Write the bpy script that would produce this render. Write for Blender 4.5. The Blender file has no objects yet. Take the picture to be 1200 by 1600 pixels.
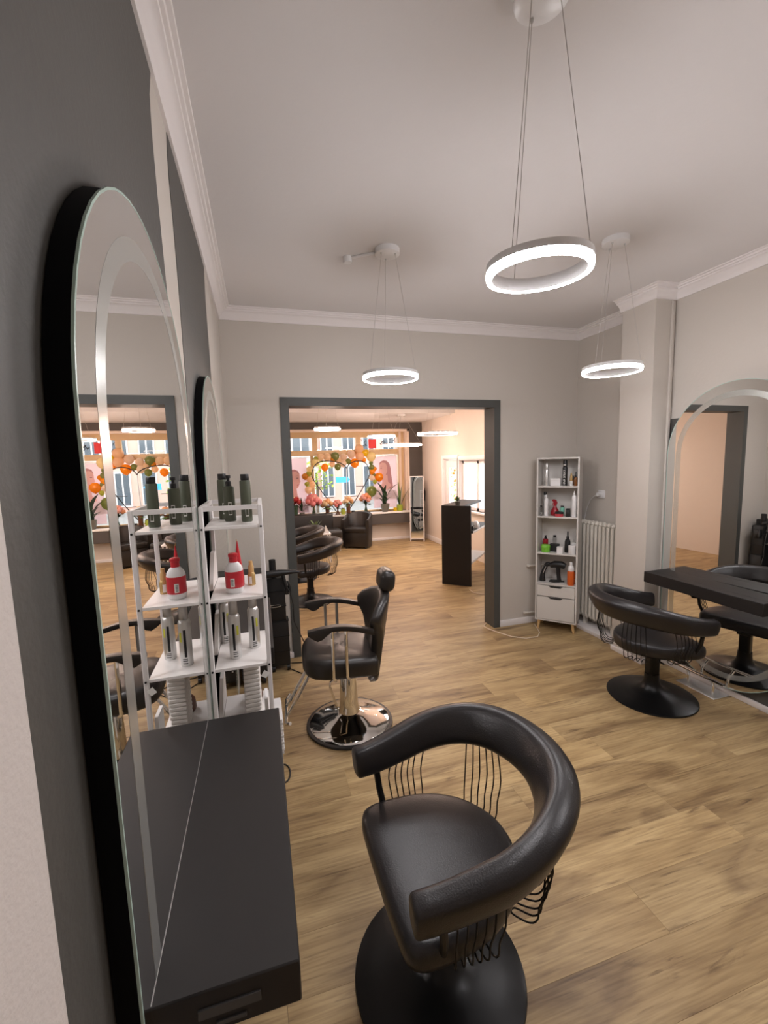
import bpy, bmesh, math, random
from mathutils import Vector, Matrix
from math import sin, cos, pi, radians
random.seed(7)
S = bpy.context.scene
COL = S.collection

# ---------------------------------------------------------------- camera
YAW, PIT, ROL, FPX, CAMZ = 0.27845, 0.11504, 0.02841, 672.56, 1.60
fwd = Vector((sin(YAW)*cos(PIT), cos(YAW)*cos(PIT), -sin(PIT)))
rgt = Vector((cos(YAW), -sin(YAW), 0)); dwn = fwd.cross(rgt)
r2 = cos(ROL)*rgt + sin(ROL)*dwn; d2 = -sin(ROL)*rgt + cos(ROL)*dwn
cam = bpy.data.cameras.new('camera'); camo = bpy.data.objects.new('camera', cam); COL.objects.link(camo)
camo.matrix_world = Matrix(((r2.x, -d2.x, -fwd.x, 0), (r2.y, -d2.y, -fwd.y, 0), (r2.z, -d2.z, -fwd.z, CAMZ), (0, 0, 0, 1)))
cam.sensor_fit = 'HORIZONTAL'; cam.sensor_width = 36; cam.lens = FPX/1200*36; cam.clip_start = 0.02; cam.clip_end = 200
S.camera = camo
# ---------------------------------------------------------------- world, exposure
W = bpy.data.worlds.new('overcast_sky'); S.world = W; W.use_nodes = True
bg = W.node_tree.nodes['Background']; bg.inputs[0].default_value = (0.95, 0.97, 1.0, 1); bg.inputs[1].default_value = 5.5
S.view_settings.view_transform = 'Standard'; S.view_settings.look = 'None'
S.view_settings.gamma = 1.0; S.view_settings.use_curve_mapping = False
S.view_settings.exposure = 0.0
LED_COOL = (1.0, 0.965, 0.985); LED_COOL_W = 180.0     # rings of the front room
LED_WARM = (1.0, 0.74, 0.61); LED_WARM_W = 160.0     # rings of the back room

# ---------------------------------------------------------------- materials
def nodes(name):
    m = bpy.data.materials.new(name); m.use_nodes = True
    nt = m.node_tree; return m, nt, nt.nodes['Principled BSDF']
def mat(name, c, rough=0.5, metal=0.0, var=0.06, scale=8.0, bump=0.0, bscale=60.0, trans=0.0, coat=0.0, spec=0.5):
    m, nt, p = nodes(name); N, L = nt.nodes, nt.links
    p.inputs['Roughness'].default_value = rough; p.inputs['Metallic'].default_value = metal
    p.inputs['Transmission Weight'].default_value = trans; p.inputs['Coat Weight'].default_value = coat
    p.inputs['Specular IOR Level'].default_value = spec
    tc = N.new('ShaderNodeTexCoord')
    if var:
        nz = N.new('ShaderNodeTexNoise'); nz.inputs['Scale'].default_value = scale; nz.inputs['Detail'].default_value = 4
        L.new(tc.outputs['Object'], nz.inputs['Vector'])
        mx = N.new('ShaderNodeMix'); mx.data_type = 'RGBA'
        mx.inputs[6].default_value = (*[x*(1-var) for x in c], 1); mx.inputs[7].default_value = (*[min(1, x*(1+var)) for x in c], 1)
        L.new(nz.outputs['Fac'], mx.inputs[0]); L.new(mx.outputs[2], p.inputs['Base Color'])
    else:
        p.inputs['Base Color'].default_value = (*c, 1)
    if bump:
        nb = N.new('ShaderNodeTexNoise'); nb.inputs['Scale'].default_value = bscale; nb.inputs['Detail'].default_value = 3
        bp = N.new('ShaderNodeBump'); bp.inputs['Strength'].default_value = bump; bp.inputs['Distance'].default_value = 0.004
        L.new(tc.outputs['Object'], nb.inputs['Vector']); L.new(nb.outputs['Fac'], bp.inputs['Height']); L.new(bp.outputs[0], p.inputs['Normal'])
    return m
def emit(name, c, s):
    m = bpy.data.materials.new(name); m.use_nodes = True; nt = m.node_tree; nt.nodes.clear()
    e = nt.nodes.new('ShaderNodeEmission'); e.inputs[0].default_value = (*c, 1); e.inputs[1].default_value = s
    o = nt.nodes.new('ShaderNodeOutputMaterial'); nt.links.new(e.outputs[0], o.inputs[0]); return m
def wood_mat():
    m, nt, p = nodes('oak_plank'); N, L = nt.nodes, nt.links
    tc = N.new('ShaderNodeTexCoord'); oi = N.new('ShaderNodeObjectInfo')
    def math_(op, a, b=None):
        n = N.new('ShaderNodeMath'); n.operation = op
        for i, v in enumerate((a, b)):
            if v is None: continue
            if isinstance(v, (int, float)): n.inputs[i].default_value = v
            else: L.new(v, n.inputs[i])
        return n.outputs[0]
    cmb = N.new('ShaderNodeCombineXYZ')
    L.new(math_('MULTIPLY', oi.outputs['Random'], 37.0), cmb.inputs[0]); L.new(math_('MULTIPLY', oi.outputs['Random'], 91.0), cmb.inputs[1])
    add = N.new('ShaderNodeVectorMath'); add.operation = 'ADD'; L.new(tc.outputs['Object'], add.inputs[0]); L.new(cmb.outputs[0], add.inputs[1])
    def noise(sx, sy, det, dist=0.0):
        mp = N.new('ShaderNodeMapping'); mp.inputs['Scale'].default_value = (sx, sy, 1)
        L.new(add.outputs[0], mp.inputs[0]); n = N.new('ShaderNodeTexNoise'); n.inputs['Scale'].default_value = 1.0
        n.inputs['Detail'].default_value = det; n.inputs['Distortion'].default_value = dist
        L.new(mp.outputs[0], n.inputs['Vector']); return n.outputs['Fac']
    def ramp(f, stops):
        r = N.new('ShaderNodeValToRGB'); L.new(f, r.inputs[0])
        while len(r.color_ramp.elements) < len(stops): r.color_ramp.elements.new(0.5)
        for e, (pos, c) in zip(r.color_ramp.elements, stops): e.position = pos; e.color = (*c, 1)
        return r.outputs[0]
    def mix(f, a, b, mode='MIX'):
        x = N.new('ShaderNodeMix'); x.data_type = 'RGBA'; x.blend_type = mode
        for i, v in ((0, f), (6, a), (7, b)):
            if isinstance(v, (int, float)): x.inputs[i].default_value = v
            elif isinstance(v, tuple): x.inputs[i].default_value = (*v, 1)
            else: L.new(v, x.inputs[i])
        return x.outputs[2]
    big = ramp(noise(1.6, 9, 5, 0.8), [(0.3, (0.31, 0.205, 0.098)), (0.50, (0.455, 0.325, 0.162)), (0.72, (0.57, 0.425, 0.225))])
    fine = ramp(noise(5, 110, 4, 0.3), [(0.32, (0.66, 0.62, 0.58)), (0.6, (1, 1, 1))])
    crack = ramp(noise(2.4, 26, 6, 2.2), [(0.25, (0.30, 0.25, 0.23)), (0.41, (1, 1, 1))])
    knot = ramp(noise(1.1, 4.6, 4, 1.6), [(0.30, (0.40, 0.34, 0.33)), (0.45, (1, 1, 1))])
    c = mix(0.75, big, fine, 'MULTIPLY'); c = mix(0.8, c, crack, 'MULTIPLY'); c = mix(0.75, c, knot, 'MULTIPLY')
    tone = ramp(oi.outputs['Random'], [(0.0, (0.90, 0.88, 0.86)), (0.5, (1, 1, 1)), (1.0, (1.08, 1.06, 1.02))])
    c = mix(1.0, c, tone, 'MULTIPLY'); L.new(c, p.inputs['Base Color'])
    p.inputs['Roughness'].default_value = 0.42; p.inputs['Specular IOR Level'].default_value = 0.4
    bp = N.new('ShaderNodeBump'); bp.inputs['Strength'].default_value = 0.15; bp.inputs['Distance'].default_value = 0.002
    L.new(noise(5, 110, 4, 0.3), bp.inputs['Height']); L.new(bp.outputs[0], p.inputs['Normal'])
    return m
def glass_mat(name, tint=(1, 1, 1)):
    m = bpy.data.materials.new(name); m.use_nodes = True; nt = m.node_tree; nt.nodes.clear(); N, L = nt.nodes, nt.links
    t = N.new('ShaderNodeBsdfTransparent'); t.inputs[0].default_value = (*tint, 1)
    g = N.new('ShaderNodeBsdfGlossy'); g.inputs['Roughness'].default_value = 0.0
    f = N.new('ShaderNodeFresnel')
    ge = N.new('ShaderNodeNewGeometry'); ma = N.new('ShaderNodeMath'); ma.operation = 'MULTIPLY_ADD'   # thin pane: same reflectance on both faces
    ma.inputs[1].default_value = 1/1.45-1.45; ma.inputs[2].default_value = 1.45
    L.new(ge.outputs['Backfacing'], ma.inputs[0]); L.new(ma.outputs[0], f.inputs[0])
    x = N.new('ShaderNodeMixShader'); o = N.new('ShaderNodeOutputMaterial')
    L.new(f.outputs[0], x.inputs[0]); L.new(t.outputs[0], x.inputs[1]); L.new(g.outputs[0], x.inputs[2]); L.new(x.outputs[0], o.inputs[0]); return m
def thin_mat(name, c, tr=0.5, rough=0.6):      # paper, balloon skin, petals: reflects and lets light through
    m = bpy.data.materials.new(name); m.use_nodes = True; nt = m.node_tree; nt.nodes.clear(); N, L = nt.nodes, nt.links
    d = N.new('ShaderNodeBsdfDiffuse'); d.inputs[0].default_value = (*c, 1)
    t = N.new('ShaderNodeBsdfTranslucent'); t.inputs[0].default_value = (*c, 1)
    x = N.new('ShaderNodeMixShader'); x.inputs[0].default_value = tr
    g = N.new('ShaderNodeBsdfGlossy'); g.inputs['Roughness'].default_value = rough*0.5
    y = N.new('ShaderNodeMixShader'); y.inputs[0].default_value = 0.05
    o = N.new('ShaderNodeOutputMaterial')
    L.new(d.outputs[0], x.inputs[1]); L.new(t.outputs[0], x.inputs[2]); L.new(x.outputs[0], y.inputs[1]); L.new(g.outputs[0], y.inputs[2]); L.new(y.outputs[0], o.inputs[0]); return m

M = dict(
 ceiling=mat('white_ceiling_paint', (.68, .655, .65), .9, var=.02, scale=1.5, bump=.12, bscale=40),
 wall=mat('greige_wall_paint', (.56, .515, .465), .85, var=.02, scale=2, bump=.25, bscale=45),
 white_wall=mat('offwhite_textured_wall', (.66, .61, .58), .85, var=.02, bump=.25, bscale=130),
 grey=mat('dark_grey_wall_paint', (.082, .079, .072), .6, var=.06, scale=3, bump=.3, bscale=70),
 frame=mat('anthracite_door_frame', (.070, .072, .068), .5, var=.05, scale=4),
 trim=mat('white_trim', (.76, .72, .71), .6, var=.02),
 peach=mat('warm_white_wall', (.70, .61, .53), .85, var=.02, bump=.15),
 brown=mat('taupe_paint', (.080, .069, .062), .7, var=.04),
 oak=wood_mat(),
 sub=mat('dark_subfloor', (.17, .105, .055), .9),
 leather=mat('black_leather', (.014, .0125, .0135), .33, var=.15, scale=20, bump=.18, bscale=260),
 leather2=mat('black_brown_leather', (.017, .014, .0125), .34, var=.15, scale=20, bump=.18, bscale=220),
 bmetal=mat('black_powder_metal', (.006, .006, .0065), .33, var=.1, spec=.28),
 lam=mat('black_brown_laminate', (.013, .011, .0105), .52, var=.12, scale=30, spec=.35),
 bplast=mat('black_plastic', (.010, .010, .011), .45, var=.1),
 mbox=mat('black_mirror_case', (.003, .003, .004), .7, var=.1, spec=.1),
 gun=mat('gunmetal_grip', (.05, .05, .052), .45, var=.05),
 chrome=mat('chrome', (.82, .81, .79), .07, 1.0, var=0),
 steel=mat('brushed_steel', (.60, .60, .60), .3, 1.0, var=.04),
 alu=mat('aluminium_can', (.70, .70, .69), .34, .75, var=.04),
 mirror=mat('mirror_silver', (.90, .905, .895), 0.0, 1.0, var=0),
 frost=mat('frosted_mirror_band', (.62, .64, .615), .20, .74, var=.02),
 gedge=mat('glass_edge_green', (.42, .56, .50), .25, var=.05),
 rack=mat('white_rack_metal', (.74, .71, .70), .4, var=.02),
 shelfw=mat('white_melamine', (.78, .75, .73), .35, var=.02),
 cabw=mat('white_cabinet', (.66, .63, .595), .5, var=.02),
 legw=mat('pale_beech', (.62, .40, .18), .5, var=.12, scale=30),
 rad=mat('cream_radiator', (.68, .64, .57), .4, var=.03),
 olive=mat('olive_bottle', (.075, .085, .055), .45, var=.05),
 red=mat('red_plastic', (.55, .022, .035), .35, var=.05),
 dred=mat('dark_red_plastic', (.30, .008, .018), .3, var=.05),
 coral=mat('coral_plastic', (.62, .07, .09), .4, var=.05),
 wplast=mat('white_plastic', (.78, .77, .77), .35, var=.02),
 gold=mat('gold_glass', (.50, .33, .13), .25, .3, var=.08),
 goldcap=mat('tan_cap', (.58, .36, .14), .4, var=.06),
 amber=mat('amber_glass', (.20, .075, .02), .15, var=.1),
 orange=mat('orange_plastic', (.62, .11, .015), .35, var=.05),
 green=mat('green_plastic', (.20, .55, .05), .35, var=.05),
 mint=mat('mint_plastic', (.22, .55, .42), .4, var=.05),
 label=mat('white_label', (.80, .79, .76), .6, var=.02),
 ink=mat('black_ink', (.012, .012, .012), .6, var=0),
 ylab=mat('yellow_green_label', (.55, .55, .06), .5, var=.05),
 clear=glass_mat('clear_plastic', (.82, .82, .82)),
 glass=glass_mat('window_glass', (.97, .98, .97)),
 tan=mat('tan_window_wood', (.60, .42, .23), .5, var=.08, scale=6),
 pinkframe=mat('cream_window_casing', (.74, .60, .50), .5, var=.04),
 sill=mat('white_sill', (.80, .77, .73), .4, var=.02),
 cable=mat('white_cable', (.72, .60, .46), .5, var=.03),
 bcable=mat('black_cable', (.012, .012, .012), .5, var=0),
 leaf=mat('dark_leaf', (.025, .055, .022), .45, var=.3, scale=15),
 leaf2=mat('mid_leaf', (.10, .17, .05), .5, var=.3, scale=15),
 vase=mat('brown_vase', (.10, .035, .015), .35, var=.15),
 lime=mat('lime_pot', (.33, .40, .04), .4, var=.08),
 grey_pot=mat('grey_concrete_pot', (.13, .12, .10), .8, var=.2, scale=40),
 led_c=emit('led_neutral', LED_COOL, LED_COOL_W), led_w=emit('led_warm', LED_WARM, LED_WARM_W),
 lampw=mat('lamp_white_metal', (.74, .73, .73), .35, var=.02),
 wire=mat('steel_wire', (.55, .52, .50), .4, .8, var=0),
 paper=thin_mat('poster_paper', (.86, .74, .77), .55),
 facade=mat('pale_facade', (.52, .47, .44), .9, var=.1, scale=.6),
 facade2=mat('rose_facade', (.56, .36, .30), .9, var=.1, scale=.6),
 asphalt=mat('asphalt', (.22, .22, .22), .9, var=.1, scale=2),
 darkglass=mat('dark_pane', (.08, .10, .12), .1, var=.1),
 treegreen=thin_mat('spring_leaves', (.42, .58, .06), .35),
 bark=mat('bark', (.10, .07, .05), .9, var=.2),
 blue=mat('blue_sign', (.04, .35, .66), .5, var=.02),
 redcard=mat('red_card', (.72, .035, .04), .6, var=.03),
)
BALC = dict(c=(.92, .72, .50), l=(.94, .80, .46), v=(.55, .56, .10), o=(.93, .40, .02), g=(.30, .34, .10), p=(.93, .68, .45), b=(.88, .70, .55), y=(.95, .74, .02), a=(.72, .33, .03))
BALN = dict(c='cream peach', l='pale yellow', v='lime green', o='orange', g='olive green', p='peach', b='beige', y='bright yellow', a='amber')
for k, c in BALC.items(): M['bal_'+k] = thin_mat('balloon_'+BALN[k].replace(' ', '_'), c, .62, .3)

# ---------------------------------------------------------------- mesh helpers
def catmull(P, n):
    P = [Vector(p) for p in P]; o = []
    for i in range(len(P)-1):
        a = [P[max(0, min(len(P)-1, i+j))] for j in (-1, 0, 1, 2)]
        for k in range(n):
            u = k/n; o.append(.5*((2*a[1])+(a[2]-a[0])*u+(2*a[0]-5*a[1]+4*a[2]-a[3])*u*u+(3*a[1]-a[0]-3*a[2]+a[3])*u**3))
    return o+[P[-1]]
class B:
    def __init__(s): s.bm = bmesh.new(); s.M = Matrix.Identity(4)
    def v(s, p): return s.bm.verts.new(s.M @ Vector(p))
    def f(s, vs):
        try: return s.bm.faces.new(vs)
        except ValueError: return None
    def box(s, x0, y0, z0, x1, y1, z1, r=0.0, seg=2):
        if r <= 0:
            V = [s.v((x, y, z)) for z in (z0, z1) for y in (y0, y1) for x in (x0, x1)]
            for q in ((0, 2, 3, 1), (4, 5, 7, 6), (0, 1, 5, 4), (2, 6, 7, 3), (0, 4, 6, 2), (1, 3, 7, 5)): s.f([V[i] for i in q])
            return s
        t = bmesh.new(); bmesh.ops.create_cube(t, size=1)
        for v in t.verts: v.co = Vector(((x0+x1)/2+v.co.x*(x1-x0), (y0+y1)/2+v.co.y*(y1-y0), (z0+z1)/2+v.co.z*(z1-z0)))
        bmesh.ops.bevel(t, geom=t.edges[:], offset=r, segments=seg, affect='EDGES', profile=0.5)
        mp = {v: s.v(v.co) for v in t.verts}
        for fc in t.faces: s.f([mp[v] for v in fc.verts])
        t.free(); return s
    def loft(s, rings, closed=True, caps=True, loop=False):
        R = [[s.v(p) for p in r] for r in rings]; n = len(R[0]); k = len(R)
        for i in range(k if loop else k-1):
            a, b = R[i], R[(i+1) % k]
            for j in range(n if closed else n-1): s.f([a[j], a[(j+1) % n], b[(j+1) % n], b[j]])
        if caps and closed and not loop: s.f(R[0][::-1]); s.f(R[-1])
        return s
    def tube(s, pts, r, n=8, loop=False):
        P = [Vector(p) for p in pts]; k = len(P); rr = r if isinstance(r, (list, tuple)) else [r]*k
        rings = []; up = None
        for i in range(k):
            a = P[i-1] if (i or loop) else P[0]; b = P[(i+1) % k] if (i < k-1 or loop) else P[-1]
            t = (b-a).normalized()
            if up is None:
                up = Vector((0, 0, 1)) if abs(t.z) < .9 else Vector((1, 0, 0))
            u = (up-t*up.dot(t)).normalized(); w = t.cross(u); up = u
            rings.append([P[i]+(u*cos(q)+w*sin(q))*rr[i] for q in (2*pi*j/n for j in range(n))])
        return s.loft(rings, loop=loop)
    def cyl(s, p0, p1, r0, r1=None, n=16): return s.tube([p0, p1], [r0, r0 if r1 is None else r1], n)
    def lathe(s, prof, c=(0, 0, 0), n=24):
        rings = [[(c[0]+max(r, 1e-4)*cos(2*pi*j/n), c[1]+max(r, 1e-4)*sin(2*pi*j/n), c[2]+z) for j in range(n)] for r, z in prof]
        return s.loft(rings)
    def prism(s, pts, ax, a, b):
        def P(u, v, w): return {'x': (w, u, v), 'y': (u, w, v), 'z': (u, v, w)}[ax]
        return s.loft([[P(u, v, a) for u, v in pts], [P(u, v, b) for u, v in pts]])
    def ball(s, c, r, n=12, m=8):
        rx, ry, rz = (r, r, r) if isinstance(r, (int, float)) else r
        rings = []
        for i in range(m+1):
            t = -pi/2+pi*i/m; q = max(cos(t), 1e-3)
            rings.append([(c[0]+rx*q*cos(2*pi*j/n), c[1]+ry*q*sin(2*pi*j/n), c[2]+rz*sin(t)) for j in range(n)])
        return s.loft(rings)
    def leaf(s, base, tip, w, bend=0.0, thick=0.002, n=5):
        a, b = Vector(base), Vector(tip); d = b-a; L = d.length; d.normalize()
        side = d.cross(Vector((0, 0, 1)))
        if side.length < 1e-3: side = Vector((1, 0, 0))
        side.normalize(); nr = side.cross(d); rings = []
        for i in range(n+1):
            t = i/n; ww = w*(sin(pi*min(.98, .06+t*.92))**.8); p = a+d*L*t+nr*bend*sin(pi*t)
            rings.append([p+side*ww, p+nr*thick, p-side*ww, p-nr*thick])
        return s.loft(rings)
def smooth_mesh(bm, ang=40):
    bmesh.ops.recalc_face_normals(bm, faces=bm.faces[:])
    for f in bm.faces: f.smooth = True
    ca = radians(ang)
    for e in bm.edges:
        if len(e.link_faces) == 2:
            if e.calc_face_angle(0) > ca: e.smooth = False
        else: e.smooth = False
def obj(name, b, m, parent=None, kind=None, label=None, ang=40):
    me = bpy.data.meshes.new(name); smooth_mesh(b.bm, ang); b.bm.to_mesh(me); b.bm.free()
    me.materials.append(M[m] if isinstance(m, str) else m)
    o = bpy.data.objects.new(name, me); COL.objects.link(o)
    if parent: o.parent = parent
    if kind: o['kind'] = kind
    if label: o['label'] = label
    return o
def tag(o, label, cat, group=None):
    o['label'] = label; o['category'] = cat
    if group: o['group'] = group
    return o
def thing(name, label, cat, loc=(0, 0, 0), rz=0.0, group=None):
    o = bpy.data.objects.new(name, None); COL.objects.link(o); o.empty_display_size = .05
    o.location = loc; o.rotation_euler = (0, 0, rz); return tag(o, label, cat, group)
def dup(root, loc, rz, label):
    r = root.copy(); COL.objects.link(r); r.location = loc; r.rotation_euler = (0, 0, rz); r['label'] = label
    def rec(src, dst):
        for ch in list(src.children):
            c = ch.copy(); COL.objects.link(c); c.parent = dst; rec(ch, c)
    rec(root, r); return r
def struct(name, b, m, parent=None): return obj(name, b, m, parent, 'structure' if parent is None else None)
def text_part(name, txt, size, mtx, m, parent, ext=.0003):
    cu = bpy.data.curves.new(name, 'FONT'); cu.body = txt; cu.size = size; cu.extrude = ext; cu.align_x = 'CENTER'; cu.align_y = 'CENTER'
    cu.resolution_u = 2
    t = bpy.data.objects.new(name+'_tmp', cu); COL.objects.link(t)
    dg = bpy.context.evaluated_depsgraph_get(); me = bpy.data.meshes.new_from_object(t.evaluated_get(dg))
    bpy.data.objects.remove(t); me.materials.clear(); me.materials.append(M[m])
    o = bpy.data.objects.new(name, me); COL.objects.link(o); o.parent = parent; o.matrix_local = mtx; return o

# ================================================================ ROOM SHELL
XL, XR, YB, YB2, YF, ZC = -0.225, 2.92, 3.53, 3.69, -1.3, 2.765
XN, XP = 2.965, 2.74                 # niche wall, pillar face
R2L, R2R, R2Y, R2C = -1.3, 3.275, 8.445, 2.62
DL, DR, DT = 0.253, 2.065, 2.062     # doorway clear opening
b = B(); b.box(-1.5, -1.6, -.06, 3.6, 9.0, -.009)
floor = struct('floor', b, 'sub')
# planks, each one its own piece of the floor
PW, PL = 0.185, 1.25
pm = {}
def plank(x0, x1, y0, y1):
    L, w = round(x1-x0, 3), round(y1-y0, 3); g = .0002
    if (L, w) not in pm:
        q = B(); q.box(-L/2+g, -w/2+g, 0, L/2-g, w/2-g, .009, .0003, 1)
        o = obj('plank', q, 'oak', floor); pm[(L, w)] = o.data
    else:
        o = bpy.data.objects.new('plank', pm[(L, w)]); COL.objects.link(o); o.parent = floor
    o.location = ((x0+x1)/2, (y0+y1)/2, -.009)
def plank_area(X0, X1, Y0, Y1):
    y = Y0; i = 0
    while y < Y1-1e-3:
        y1 = min(Y1, y+PW); x = X0-PL*((i*0.37+.13*(i % 3)) % 1.0); i += 1
        while x < X1-1e-3:
            a, c = max(x, X0), min(x+PL, X1)
            if c-a > .02: plank(a, c, y, y1)
            x += PL
        y = y1
plank_area(XL, XR, YF+.42, YB-.005)
plank_area(DL-.06, DR+.06, YB-.005, YB2)
plank_area(R2L, R2R, YB2, R2Y)

b = B(); b.box(XL-.2, YF-.2, ZC, 3.25, YB+.0, ZC+.15); ceil = struct('ceiling', b, 'ceiling')
b = B(); b.box(XL-.2, YF-.2, 0, XL, YB, ZC); wl = struct('wall_left', b, 'wall')
b = B(); b.box(XL, YF-.2, 0, 3.25, YF, ZC); struct('wall_front', b, 'wall')
b = B(); b.box(XR, YF, 0, 3.25, 2.5, ZC); wr = struct('wall_right', b, 'wall')
b = B(); b.box(XP, 2.5, 0, 3.25, 2.79, ZC); struct('wall_pillar', b, 'wall')
b = B(); b.box(XN, 2.79, 0, 3.25, YB, ZC); struct('wall_niche', b, 'wall')
b = B(); b.box(2.79, 2.79, 0, XN, YB, .035, .004); struct('trim_1', b, 'trim')
b = B(); b.box(XL-1.2, YB, 0, DL-.02, YB2, ZC+.1); b.box(DR+.02, YB, 0, 3.5, YB2, ZC+.1); b.box(DL-.02, YB, DT+.02, DR+.02, YB2, ZC+.1)
wb = struct('wall_back', b, 'wall')
# painted dark arches on the left wall (hand painted edges)
def panel(pts): return B().prism(pts, 'x', XL-.002, XL+.002)
obj('paint_panel', panel([(.462, 0), (.462, 2.70), (1.445, 2.70), (1.425, 2.66), (1.395, 2.60), (1.382, 2.50), (1.390, 2.35), (1.405, 2.2), (1.43, 2.0), (1.44, 1.5), (1.44, 0)]), 'grey', wl)
obj('paint_panel', panel([(1.65, 0), (1.65, 1.8), (1.655, 2.2), (1.645, 2.4), (1.63, 2.52), (1.635, 2.60), (1.66, 2.70), (2.66, 2.70), (2.63, 2.62), (2.60, 2.5), (2.61, 2.2), (2.61, 0)]), 'grey', wl)
obj('paint_panel', B().box(XL-.002, YF+.001, .0, XL+.002, .4619, 2.7), 'white_wall', wl)
obj('paint_panel', B().prism([(1.3, 0), (2.557, 0), (2.557, 1.855), (1.3, 1.855)], 'x', XR-.002, XR+.002), 'grey', wr)
# crown mouldings
CP = [(.0, -.082), (.011, -.082), (.013, -.070), (.020, -.060), (.032, -.041), (.048, -.030), (.053, -.028), (.055, -.019), (.066, -.017), (.069, -.008), (.082, -.006), (.084, .0), (.0, .0)]
def crown(path, name):
    P = [Vector((x, y)) for x, y in path]; rings = []
    for d, z in CP:
        line = []
        for i, p in enumerate(P):
            ns = []
            if i > 0: e = (p-P[i-1]).normalized(); ns.append(Vector((e.y, -e.x)))
            if i < len(P)-1: e = (P[i+1]-p).normalized(); ns.append(Vector((e.y, -e.x)))
            n = ns[0] if len(ns) == 1 else (ns[0]+ns[1])/(1+ns[0].dot(ns[1]))
            line.append((p.x+n.x*d, p.y+n.y*d, ZC+z))
        rings.append(line)
    bb = B(); cols = [[r[i] for r in rings] for i in range(len(P))]; bb.loft(cols); return struct(name, bb, 'trim')
crown([(XL, YF), (XL, YB), (XN, YB), (XN, 2.79)], 'trim_2')
crown([(XP, 2.80), (XP, 2.5), (XR, 2.5), (XR, YF)], 'trim_3')
# baseboards
b = B(); b.box(DR+.066, YB-.016, 0, 2.79, YB, .062, .004); struct('baseboard_back', b, 'trim')
b = B(); b.box(XL, YB-.016, 0, DL-.064, YB, .05, .004); struct('baseboard_back_left', b, 'trim')
b = B(); b.box(XR-.014, YF, 0, XR, 2.484, .04, .003); struct('baseboard_right', b, 'trim')
b = B(); b.box(XP-.014, 2.486, 0, XP, 2.79, .04, .003); b.box(XP, 2.486, 0, XR-.014, 2.5, .04, .003); struct('baseboard_pillar', b, 'trim')
b = B(); b.box(XL, YF, 0, XL+.014, 0.45, .05, .003); struct('baseboard_left', b, 'trim')
# cable duct strip down the corner beside the pillar and low pipes by the shelf
b = B(); b.box(XR-.045, 2.482, .045, XR-.022, 2.4995, ZC-.09, .004); struct('trim_4', b, 'wall')
for zz, x0, nm in ((.574, 2.435, 'heating_pipe'), (.113, 2.40, 'heating_pipe')):
    b = B(); b.tube([(x0-.005, YB+.0, zz), (x0, YB-.022, zz), (x0+.02, YB-.03, zz), (XN-.02, YB-.03, zz)], .010, 10); b.lathe([(.02, -.01), (.02, .0), (.013, .01)], (x0+.004, YB-.012, zz), 12)
    tag(obj(nm, b, 'wall'), 'painted heating pipe leaving the back wall %s behind the tall white shelf' % ('halfway up' if zz > .3 else 'just above the skirting'), 'pipe')
# doorway frame
b = B()
b.box(.186, YB-.012, 0, DL, YB, 2.127); b.box(DR, YB-.012, 0, 2.128, YB, 2.127); b.box(DL, YB-.012, DT, DR, YB, 2.127)
b.box(DL-.02, YB, 0, DL, YB2+.01, DT+.02); b.box(DR, YB, 0, DR+.02, YB2+.01, DT+.02); b.box(DL, YB, DT, DR, YB2+.01, DT+.02)
b.box(.186, YB2, 0, DL-.02, YB2+.01, 2.127); b.box(DR+.02, YB2, 0, 2.128, YB2+.01, 2.127); b.box(.186, YB2, DT+.02, 2.128, YB2+.01, 2.127)
struct('trim_5', b, 'frame')

# ---------------- back room shell
WX0, WX1, WZ0, WZ1, YG = -0.30, 2.985, 0.60, 2.262, 8.60      # window opening
b = B(); b.box(R2L-.2, YB2, 0, R2L, 9.0, 2.8); struct('wall_lounge_left', b, 'peach')
b = B(); b.box(R2L, R2Y, 0, WX0, 8.75, 2.8); b.box(WX1, R2Y, 0, R2R, 8.75, 2.8); b.box(WX0, R2Y, WZ1, WX1, 8.75, 2.8); b.box(WX0, R2Y+.02, 0, WX1, 8.75, WZ0)
wf = struct('wall_lounge_far', b, 'peach')
obj('paint_panel', B().box(R2L, R2Y-.003, WZ1+.0, R2R, R2Y+.001, 2.41), 'brown', wf)
obj('paint_panel', B().box(WX1, R2Y-.003, .36, R2R, R2Y+.001, WZ1), 'brown', wf)
obj('paint_panel', B().box(R2L, 8.285, .36, WX1, R2Y+.02, WZ0-.031), 'brown', wf)
b = B(); b.box(R2L, 6.87, 2.40, R2R, R2Y, 2.8); struct('ceiling_3', b, 'ceiling')
b = B(); b.box(R2L-.2, YB2, R2C, 3.5, 6.87, 2.8); struct('ceiling_2', b, 'ceiling')
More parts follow.
